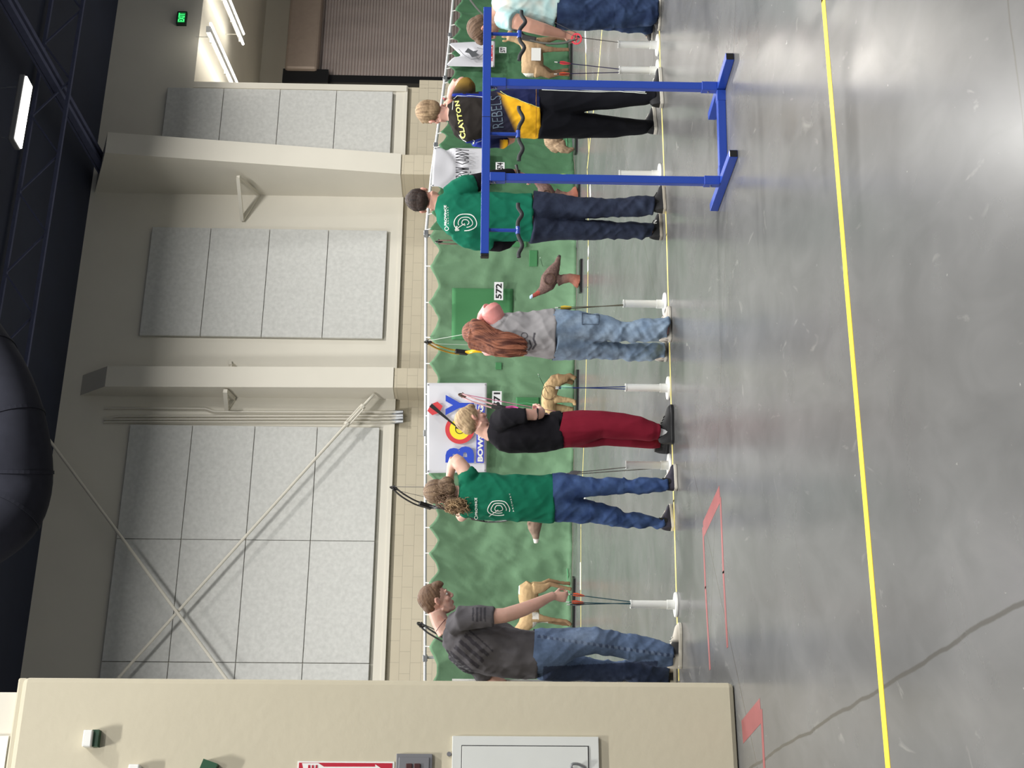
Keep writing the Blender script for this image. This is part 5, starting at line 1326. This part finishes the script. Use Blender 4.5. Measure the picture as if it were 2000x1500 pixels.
A4.shirt_o = A4.garment('shirt', [torso, slv, slvL], .008, 'shirt', .013, M_cloth, const(srgb(146, 144, 146)), seed=31)
jo = A4.garment('jeans', legs, .0085, 'jeans', .011, M_denim, lambda x, y, n: mixc(srgb(116, 136, 160), srgb(140, 158, 178), .5+noise.noise(Vector((x*.04, y*.06, 3)))), seed=15, cut=(1079, 604, 1079, 702))
sk_ = dict(col=lambda q, z, w: srgb(34, 34, 38) if (.32 < q < .5 and z < .8) or noise.noise(Vector((q*9, z*4, w))) > .34 else srgb(206, 198, 188), sole=M_sole, sole_h=.028)
A4.shoe(h1['heel'], h1['toe'], sk_, top=.088, wid=.048); A4.shoe(h2['heel'], h2['toe'], sk_, top=.085, wid=.047)
r1, r2 = srgb(146, 92, 70), srgb(78, 42, 34)
hairdo(A4, [[(925, 655, 28, .09, -.03), (950, 661, 27, .07, -.08), (975, 672, 26, .06, -.13), (1000, 676, 22, .045, -.16), (1018, 676, 15, .03, -.16)]], [(-.018, 0, .038, .110, .092, .105), (-.075, 0, -.010, .060, .078, .075)], r1, r2, amp=.002)
mb = MB(); n_l = 190
for i in range(n_l):
    t = i/(n_l-1); sp_ = random.uniform(-1, 1); dep = random.uniform(-.03, .02); wv = random.uniform(.5, 1.4); ph = random.random()*6
    kn = [(911+6*abs(sp_), 650+sp_*17, -.04), (925, 650+sp_*26, -.11+.06*sp_*sp_), (945, 659+sp_*27, -.14+.05*sp_*sp_), (970, 670+sp_*23, -.175+.04*sp_*sp_), (995, 675+sp_*23, -.20+.04*sp_*sp_), (1015+random.uniform(-6, 8), 677+sp_*18, -.20+.03*sp_*sp_), (1027+random.uniform(-12, 4), 679+sp_*12, -.19)]
    pts = smoothpath([A4.p(x+0, y+wv*2.2*math.sin(ph*.35+x*.11)*(x > 930), d+dep*.5) for x, y, d in kn], 4); m = len(pts)
    mb.tube(pts, [.0078*(1-.72*(k/(m-1))**2)*random.uniform(.85, 1.0) for k in range(m)], 6)
lk = mb.build('hair_locks', M_hair, A4.root, smooth='all'); lk['kind'] = 'stuff'
paint(lk, lambda c, n: mixc(r1, r2, .5+1.4*noise.noise(Vector((c.x*55, c.y*40, c.z*4)))))
A4.brows((120, 70, 54)); A4.finish_body()
ink = mat('print_charcoal', srgb(70, 68, 74), .7)
A4.decal(ringpx(1024, 655, 6, 5.5, 0, 360, 0, 16), A4.shirt_o, ink, 'print_ring', width=1.2)
A4.decal([(1044, 650), (1042, 662), (1046, 672), (1040, 682)], A4.shirt_o, ink, 'print_stroke', width=3); A4.decal([(1034, 664), (1038, 676), (1032, 684)], A4.shirt_o, ink, 'print_stroke', width=3)
pk = mat('denim_seam_dark', srgb(66, 80, 100), .8)
A4.decal([(1137, 611), (1137, 634), (1141, 634)], jo, pk, 'pocket_edge', width=1.6); A4.decal([(1138, 612), (1170, 616)], jo, pk, 'pocket_edge', width=.8); A4.decal([(1170, 616), (1169, 634), (1138, 633)], jo, pk, 'pocket_edge', width=.8)

# ---- archer 5: dark hair, green shirt with black undersleeves
h1 = dict(heel=(1301, 413), toe=(1297, 364)); h2 = dict(heel=(1294, 466), toe=(1291, 418))
Y5 = floorpt(1297, 415).y
A5 = Person(Y5, 'dark haired person in a green t-shirt over black sleeves, head bowed', floorpt(1297, 420), 1.0, (206, 158, 140))
A5.head(828, 391, 0.02, (.22, .90, -.36), (.12, .3, 1), 1.02)
A5.body.tube([A5.p(840, 393, .0), A5.p(855, 396, 0), A5.p(868, 399, 0)], [.056, .058, .07], 16)
torso = [(853, 397, 16, .07), (861, 399, 25, .10), (872, 404, 36, .13), (893, 417, 47, .155), (925, 426, 51, .165), (960, 425, 48, .165), (1000, 424, 46.5, .16), (1040, 424, 47, .16)]
slv = [(880, 385, 24, .09, .0), (895, 372, 24, .095, -.02), (912, 363, 23, .09, -.02), (925, 360, 21, .085, .0)]
slvL = [(895, 450, 24, .09, .0), (915, 466, 21, .09, .0), (945, 474, 18, .085, .0), (958, 474, 17, .08, .02)]
blk = [(905, 364, 19, .07, -.01), (930, 357, 18.5, .065, .0), (948, 350, 15, .055, .06), (965, 343, 11, .045, .14), (985, 339, 9, .038, .2), (1001, 338, 8.5, .035, .25)]
blkL = [(930, 473, 15, .06, .0), (955, 475, 15, .058, .03), (975, 477, 14.5, .052, .06), (990, 474, 12, .045, .12), (1003, 466, 8, .035, .2)]
arm = [(985, 339, 7, .03, .2), (1003, 338, 7.5, .030, .25), (1010, 339, 7.5, .028, .26)]
armL = [(985, 474, 8, .035, .1), (1000, 470, 7, .03, .2), (1006, 464, 7, .028, .24)]
for c in (arm, armL): A5.ch(A5.body, c)
A5.hand(A5.p(1010, 339, .26), (-.35, .15, -1), (-.6, .6, 0), curl=.55, side=1, k=1.0)
A5.hand(A5.p(1005, 464, .24), (.5, .5, -.4), (0, .3, .8), curl=.8, side=1, k=.95)
legs = A5.legs([[(1035, 405, 33, .15), (1060, 404, 30, .14), (1085, 403, 25, .125), (1120, 405, 22, .11), (1150, 406, 20, .10), (1200, 406, 17, .085), (1240, 404, 19, .085), (1262, 402, 19.5, .085), (1270, 402, 17, .07)],
               [(1035, 443, 33, .15), (1060, 444, 28, .14), (1085, 448, 22, .125), (1150, 449, 19, .10), (1200, 450, 17, .085), (1252, 450, 17, .085), (1268, 450, 15, .07)]], (h1, h2))
A5.ch(A5.body, torso, .84)
for L in legs: A5.ch(A5.body, L, .70)
A5.shirt_o = A5.garment('shirt', [torso, slv, slvL], .0085, 'shirt', .010, M_cloth, const(srgb(22, 106, 82)), seed=41)
A5.garment('undersleeve', [blk], .007, 'soft', .004, M_cloth, const(srgb(34, 32, 38))); A5.garment('undersleeve', [blkL], .007, 'soft', .004, M_cloth, const(srgb(34, 32, 38)))
A5.garment('jeans', legs, .0085, 'jeans', .009, M_denim, lambda x, y, n: mixc(srgb(38, 44, 62), srgb(50, 58, 78), .5+noise.noise(Vector((x*.05, y*.05, 0)))), seed=25, cut=(1042, 378, 1033, 471))
sn_ = dict(col=lambda q, z, w: srgb(30, 30, 33), sole=mat('shoe_sole_grey', srgb(168, 160, 146), .6), lace=M_black, sole_h=.03)
A5.shoe(h1['heel'], h1['toe'], sn_, top=.10, wid=.052); s5 = A5.shoe(h2['heel'], h2['toe'], sn_, top=.095, wid=.05)
hairdo(A5, [], [(-.020, 0, .040, .103, .086, .094), (-.062, 0, -.002, .054, .070, .060), (.040, 0, .088, .055, .062, .032), (-.02, .0, .10, .05, .05, .045)], srgb(60, 46, 40), srgb(34, 27, 25), amp=.006)
A5.brows((50, 40, 36)); A5.finish_body()
for rx, ry, w_, a0, a1 in ((22, 17, 1.8, 130, 455), (14, 10.5, 1.6, 150, 440), (7, 5.5, 1.6, 90, 420)):
    A5.decal(ringpx(909, 434, rx, ry, a0, a1, .05), A5.shirt_o, wht, 'print_ring', width=w_)
A5.decal([(908, 436), (898, 442), (889, 449)], A5.shirt_o, wht, 'print_arrow', width=1.6); A5.decal([(893, 441), (889, 449)], A5.shirt_o, wht, 'print_arrow', width=2.5); A5.decal([(897, 448), (889, 449)], A5.shirt_o, wht, 'print_arrow', width=2.5)
A5.decal(text_mesh('PROVINCE', 1, 1, .03, .001), A5.shirt_o, wht, 'lettering', corners=[(868.5, 440), (867.5, 401), (872, 401), (873.5, 440)])
A5.decal(text_mesh('ARCHERY', 1, 1, .0, .001, spacing=1.6), A5.shirt_o, wht, 'lettering', corners=[(875, 438), (874, 404), (876, 404), (877, 438)])
A5.decal(ringpx(873, 446, 3.5, 3.5, 0, 360, 0, 14), A5.shirt_o, wht, 'print_badge', width=1)
mb = MB(); q = A5.p(1013, 340, .24); mb.tube([q+UP*.006, q-UP*.012], [.036, .035], 16); mb.tube([q+Vector((-.03, -.03, 0)), q+Vector((.07, -.01, .02))], .012, 8); mb.build('release_strap', M_black, A5.root, smooth=True)
A5.decal(text_mesh('N', 1, 1, .05, .001), s5, M_white, 'shoe_letter', corners=[(1275, 438), (1275, 431), (1283, 430), (1283, 437)])

# ---- archer 6: team jersey
h1 = dict(heel=(1296, 207), toe=(1291, 133)); h2 = dict(heel=(1284, 258), toe=(1279, 212))
Y6 = floorpt(1292, 190).y
A6 = Person(Y6, 'blond person in a black, blue and yellow jersey and black track trousers, drawing a bow', floorpt(1292, 200), 1.0, (222, 172, 156))
A6.head(846, 220, 0.02, (-.30, .92, -.15), (0, .1, 1), 1.02)
A6.body.tube([A6.p(858, 221, .0), A6.p(874, 222, 0), A6.p(888, 223, 0)], [.054, .054, .068], 16)
torso = [(876, 222, 16, .07), (883, 222, 25, .10), (895, 226, 40, .13), (915, 230, 49, .155), (945, 228, 47, .16), (985, 222, 47, .165), (1020, 220, 49, .17), (1053, 220, 50, .17)]
slv = [(905, 195, 21, .09, .0), (907, 180, 20, .085, .0), (909, 168, 19.5, .08, .01), (908, 161, 16, .07, .02)]
slvL = [(930, 268, 19, .09, .05), (955, 274, 16, .085, .08), (985, 277, 11, .07, .15)]
arm = [(907, 178, 14, .05, .0), (905, 166, 14, .05, .02), (897, 159, 12, .045, .04)]
fore = [(894, 160, 11, .042, .04), (884, 174, 9.5, .038, .08), (880, 191, 8, .030, .14)]
armL = [(965, 274, 10, .045, .12), (990, 276, 9, .035, .18), (1000, 272, 7.5, .028, .24)]
for c in (arm, fore, armL): A6.ch(A6.body, c)
A6.hand(A6.p(881, 193, .18), (-.9, .35, .1), (-.2, .9, .2), curl=.8, side=-1, k=.95)
A6.hand(A6.p(1000, 272, .24), (.3, .9, -.2), (0, 0, 1), curl=.8, side=1, k=.95)
legs = A6.legs([[(1048, 200, 34, .15), (1080, 200, 32, .15), (1110, 197, 27, .13), (1137, 195, 23, .115), (1170, 193, 20.5, .10), (1200, 192, 19.5, .09), (1230, 191, 17, .085), (1262, 191, 15, .075), (1274, 190, 12, .06)],
               [(1048, 238, 34, .15), (1080, 240, 32, .15), (1110, 243, 28, .13), (1137, 245, 25.5, .115), (1170, 247, 22, .10), (1200, 248, 20, .09), (1230, 248, 16.5, .085), (1255, 248, 14, .075), (1267, 247, 12, .06)]], (h1, h2))
A6.ch(A6.body, torso, .84)
for L in legs: A6.ch(A6.body, L, .70)
kb, bl, yl, nv = srgb(44, 40, 38), srgb(30, 48, 140), srgb(240, 182, 42), srgb(28, 34, 72)
def jcol(x, y, n):
    if x < 935 and y < 183: return mixc(srgb(132, 104, 48), kb, (y-160)/20)
    if x < 958:
        if y < 188+max(0, (x-895))*.06: return bl
        if y > 279-(x-905)*.25*(1 if x > 905 else 0): return bl
        return kb
    if y > 262 and x < 992: return nv if y < 273 else mixc(nv, yl, (x-975)/10)
    lim = 183+(x-980)*.38
    if y < lim: return nv
    t = (x-(972+(y-185)*.45))/14
    return mixc(mixc(kb, nv, .4), mixc(yl, srgb(150, 108, 30), .4*max(0, noise.noise(Vector((x*.12, y*.1, 0))))), t)
A6.shirt_o = A6.garment('jersey', [torso, slv, slvL], .007, 'shirt', .013, M_cloth, jcol, seed=51)
pants6 = A6.garment('track_trousers', legs, .0085, 'soft', .009, M_cloth, const(srgb(24, 25, 31)), seed=35, cut=(1051, 170, 1051, 270))
sr_ = dict(col=lambda q, z, w: srgb(24, 24, 28), sole=M_sole, sole_h=.036)
A6.shoe(h1['heel'], h1['toe'], sr_, top=.095, wid=.052); A6.shoe(h2['heel'], h2['toe'], sr_, top=.092, wid=.05)
hairdo(A6, [], [(-.020, 0, .040, .103, .086, .096), (-.062, 0, -.004, .054, .070, .064), (.040, 0, .088, .055, .062, .032)], srgb(176, 150, 118), srgb(116, 94, 72), amp=.0045)
A6.brows((130, 104, 78)); A6.finish_body()
yt = mat('print_pale_yellow', srgb(236, 236, 130), .6)
A6.decal(text_mesh('CLAYTON', 1, 1, .03, .001, spacing=1.1), A6.shirt_o, yt, 'lettering', corners=[(900, 270), (888, 199), (897, 198), (910.5, 268)])
A6.decal(text_mesh('REBELS', 1, 1, -.01, .001), A6.shirt_o, mat('print_blue_grey', srgb(96, 112, 128), .6), 'lettering', corners=[(962, 250), (957, 190), (978, 188), (984, 248)])
A6.decal([(884, 215), (886, 192), (893, 187), (920, 189), (957, 193)], A6.shirt_o, wht, 'piping', width=.9)
A6.decal([(897, 262), (905, 275), (914, 280), (930, 277), (957, 266)], A6.shirt_o, wht, 'piping', width=.9)
A6.decal([(977, 180), (990, 188), (1053, 211)], A6.shirt_o, yt, 'piping', width=.9)
A6.decal([(1047, 171), (1047, 222), (1047, 269)], A6.shirt_o, mat('hem_dark_yellow', srgb(170, 120, 30), .7), 'hem_seam', width=.7)
for k in range(3):
    A6.decal([(1058, 171.5+k*2.8), (1110, 174+k*2.6), (1160, 176+k*2.4), (1210, 176+k*2.2), (1235, 178+k*2), (1262, 180+k*2)], pants6, wht, 'side_stripe', width=1.2)
arrow(A6.p(868, 190, .25), A6.p(872, 238, 1.0), M_shn, F_red, M_white, 'arrow with red vanes held at the cheek of the archer in the jersey', fl=.06, fh=.02)

# ---- archer 7: pale blue shirt at the right edge
h1 = dict(heel=(1291, -14), toe=(1289, 60)); h2 = dict(heel=(1277, 46), toe=(1275, 82))
Y7 = floorpt(1291, 20).y
A7 = Person(Y7, 'brown haired person in a pale blue tie-dye t-shirt at the right edge', floorpt(1291, 20), 1.0, (206, 158, 138))
A7.head(945, 54, 0.0, (-.70, .30, -.62), (-.55, .1, .8), 1.0)
A7.body.tube([A7.p(952, 45, .0), A7.p(963, 34, 0), A7.p(976, 24, 0)], [.058, .060, .075], 16)
torso = [(967, 24, 18, .08), (975, 20, 33, .12), (990, 14, 43, .16), (1015, 8, 48, .18), (1045, 8, 46, .17), (1075, 14, 44, .16), (1090, 18, 42, .155)]
slv = [(985, 32, 22, .09, -.10), (995, 38, 20, .085, -.15), (1004, 41, 18, .08, -.17)]
arm = [(990, 38, 16, .055, -.14), (1010, 42, 15.5, .05, -.17), (1035, 50, 14, .046, -.17), (1060, 57, 12.5, .042, -.15), (1080, 62, 10, .036, -.12), (1096, 66, 8, .028, -.10), (1102, 67, 7.5, .026, -.09)]
A7.ch(A7.body, arm)
A7.ch(A7.body, [(1000, -20, 15, .05, .1), (1040, -10, 13, .045, .2), (1080, 30, 10, .035, .25)])
A7.hand(A7.p(1101, 67, -.09), (-.1, .1, -1), (0, 1, .1), curl=.9, side=-1, k=.98)
legs = A7.legs([[(1082, 20, 38, .16), (1110, 22, 36, .15), (1150, 25, 33, .12), (1200, 25, 29, .10), (1240, 24, 28, .09), (1268, 24, 27, .08), (1278, 22, 24, .07)],
               [(1095, 28, 28, .14, .1), (1150, 36, 22, .11, .12), (1200, 42, 18, .09, .1), (1250, 50, 15, .075), (1268, 53, 13, .065)]], (h1, h2))
A7.ch(A7.body, torso, .84)
for L in legs: A7.ch(A7.body, L, .66)
A7.garment('shirt', [torso, slv], .0085, 'shirt', .013, M_cloth, lambda x, y, n: mixc(srgb(188, 222, 222), mixc(srgb(128, 178, 182), srgb(214, 208, 196), .5+noise.noise(Vector((x*.03, y*.05, 7)))*1.5), .5+1.2*noise.noise(Vector((x*.05, y*.02, 1)))), seed=61)
A7.garment('jeans', legs, .0085, 'jeans', .009, M_denim, lambda x, y, n: mixc(srgb(40, 54, 86), srgb(58, 76, 110), .5+noise.noise(Vector((x*.03, y*.05, 0)))), seed=45, cut=(1086, 0, 1086, 55))
s7 = dict(col=lambda q, z, w: srgb(36, 34, 34), sole=M_sole, lace=M_black, sole_h=.026)
A7.shoe(h1['heel'], h1['toe'], s7, top=.09, wid=.052); A7.shoe(h2['heel'], h2['toe'], s7, top=.09, wid=.05)
hairdo(A7, [], [(-.020, 0, .040, .100, .084, .092), (-.062, 0, -.002, .050, .066, .058), (.045, 0, .088, .056, .060, .032), (.08, 0, .075, .022, .05, .03)], srgb(122, 98, 80), srgb(80, 62, 50), amp=.006)
A7.brows((84, 66, 52)); A7.finish_body()

# ================================================================ bows
def bow(a, b, w, label, riser, limb, cam_m, defl=.20, string=None, rd=.0, grip=.5, root_name='compound_bow', pock=.30, wheel=.032, draw=0.0):
    """a: top cam, b: bottom cam, w: direction from the riser towards the string"""
    ax = (b-a); L = ax.length; ax.normalize(); w = Vector(w); w = (w-ax*w.dot(ax)).normalized(); nn = ax.cross(w)
    mid = (a+b)/2; root = empty(root_name, mid, label, 'bow')
    def Q(t, s): return a+ax*L*t-w*s
    # riser
    mb = MB(); pts = [Q(pock, defl), Q(pock+.05, defl-.01), Q(pock+.09, defl-.045), Q(.5-.03, defl-.04), Q(.5, defl-.015), Q(.5+.05, defl-.02), Q(1-pock-.09, defl-.045), Q(1-pock-.05, defl-.01), Q(1-pock, defl)]
    mb.tube(smoothpath(pts, 3), .015, 8); r_ = mb.build('riser', riser, root, smooth=True)
    mb = MB(); mb.tube([Q(.5-.02, defl-.025), Q(.5+.04, defl-.018), Q(.5+.09, defl-.03)], [.017, .019, .016], 10); mb.build('grip', M_black, r_, smooth=True)
    for e in (0, 1):
        T_ = (lambda t: t) if e == 0 else (lambda t: 1-t)
        mb = MB(); p0 = Q(T_(pock-.075), defl-.015); p1 = Q(T_(pock+.03), defl+.012); mb.bar(p0, p1, .042, .034, up=nn); mb.build('limb_pocket', M_black, root, bevel=.003)
        for sg in (-1, 1):
            mb = MB(); P = smoothpath([Q(T_(pock-.04), defl+.006)+nn*sg*.014, Q(T_(pock*.6), defl-.02)+nn*sg*.014, Q(T_(pock*.25), defl*.5)+nn*sg*.014, Q(T_(0), 0)+nn*sg*.012], 4)
            for i in range(len(P)-1): mb.bar(P[i], P[i+1], .011, .009, up=nn)
            mb.build('limb', limb, root)
        c_ = Q(T_(0), 0); mb = MB(); mb.ring(c_, ax, w, wheel*.72, wheel, .007, 24)
        for k in range(4):
            an = k*math.pi/2+.4; dd = ax*math.cos(an)+w*math.sin(an); mb.bar(c_, c_+dd*wheel*.8, .006, .006, up=nn)
        mb.tube([c_-nn*.02, c_+nn*.02], .006, 8); mb.build('cam', cam_m, root)
    st = string or mat('bow_string', srgb(60, 60, 62), .6)
    mb = MB(); s0, s1 = a+w*wheel*.9, b+w*wheel*.9
    md = (s0+s1)/2+w*draw
    mb.tube([s0, md, s1], .0022, 6); mb.build('string', st, root)
    mb = MB(); mb.tube([a-w*wheel*.3+nn*.01, b+w*wheel*.3+nn*.01], .0018, 6); mb.build('cable', st, root)
    return root
M_limbk = mat('limb_black', srgb(30, 31, 34), .4); M_ryel = mat('riser_yellow', srgb(236, 192, 24), .35); M_lyel = mat('limb_yellow', srgb(190, 150, 30), .4)
M_pink = mat('riser_pink', srgb(222, 92, 166), .35); M_lpk = mat('limb_pale_pink', srgb(196, 156, 160), .4); M_brn = mat('limb_brown', srgb(86, 62, 48), .5); M_camred = mat('cam_red', srgb(190, 36, 56), .35, .3)
M_str = mat('string_white', srgb(190, 200, 190), .6)
bow(A2.p(769, 953, .62), A2.p(1004, 1010, .62), (.42, -.9, .1), 'black compound bow drawn by the curly haired archer', M_limbk, M_limbk, M_black, defl=.24, draw=.34)
bow(A4.p(836, 668, .60), A4.p(1070, 676, .60), (.30, -.95, 0), 'yellow compound bow with black limb pockets drawn by the red haired archer', M_ryel, M_lyel, M_black, defl=.22, string=M_str, draw=.30)
bow(A3.p(903, 772, .05), A3.p(1130, 815, .05), (.35, .9, 0), 'pink compound bow held upright by the blond archer in red trousers', M_pink, M_lpk, M_brn, defl=.10, string=mat('string_pink', srgb(206, 130, 160), .6), pock=.34)
bow(A1.p(822, 1220, .35), A1.p(1040, 1318, .35), (.2, .95, 0), 'black bow tip showing behind the neck of the bending archer in grey', M_limbk, M_limbk, M_black, defl=.10)
bow(A5.p(857, 472, .30), A5.p(1085, 460, .30), (.25, .95, 0), 'dark brown bow behind the left arm of the dark haired archer', M_brn, M_brn, M_black, defl=.10)
bow(A7.p(905, -32, .10), A7.p(1126, 76, -.14), (.9, 0, .25), 'dark compound bow with red cams held by the archer in the pale blue shirt', M_limbk, mat('limb_olive', srgb(74, 76, 70), .5), M_camred, defl=.16, wheel=.045, pock=.36)
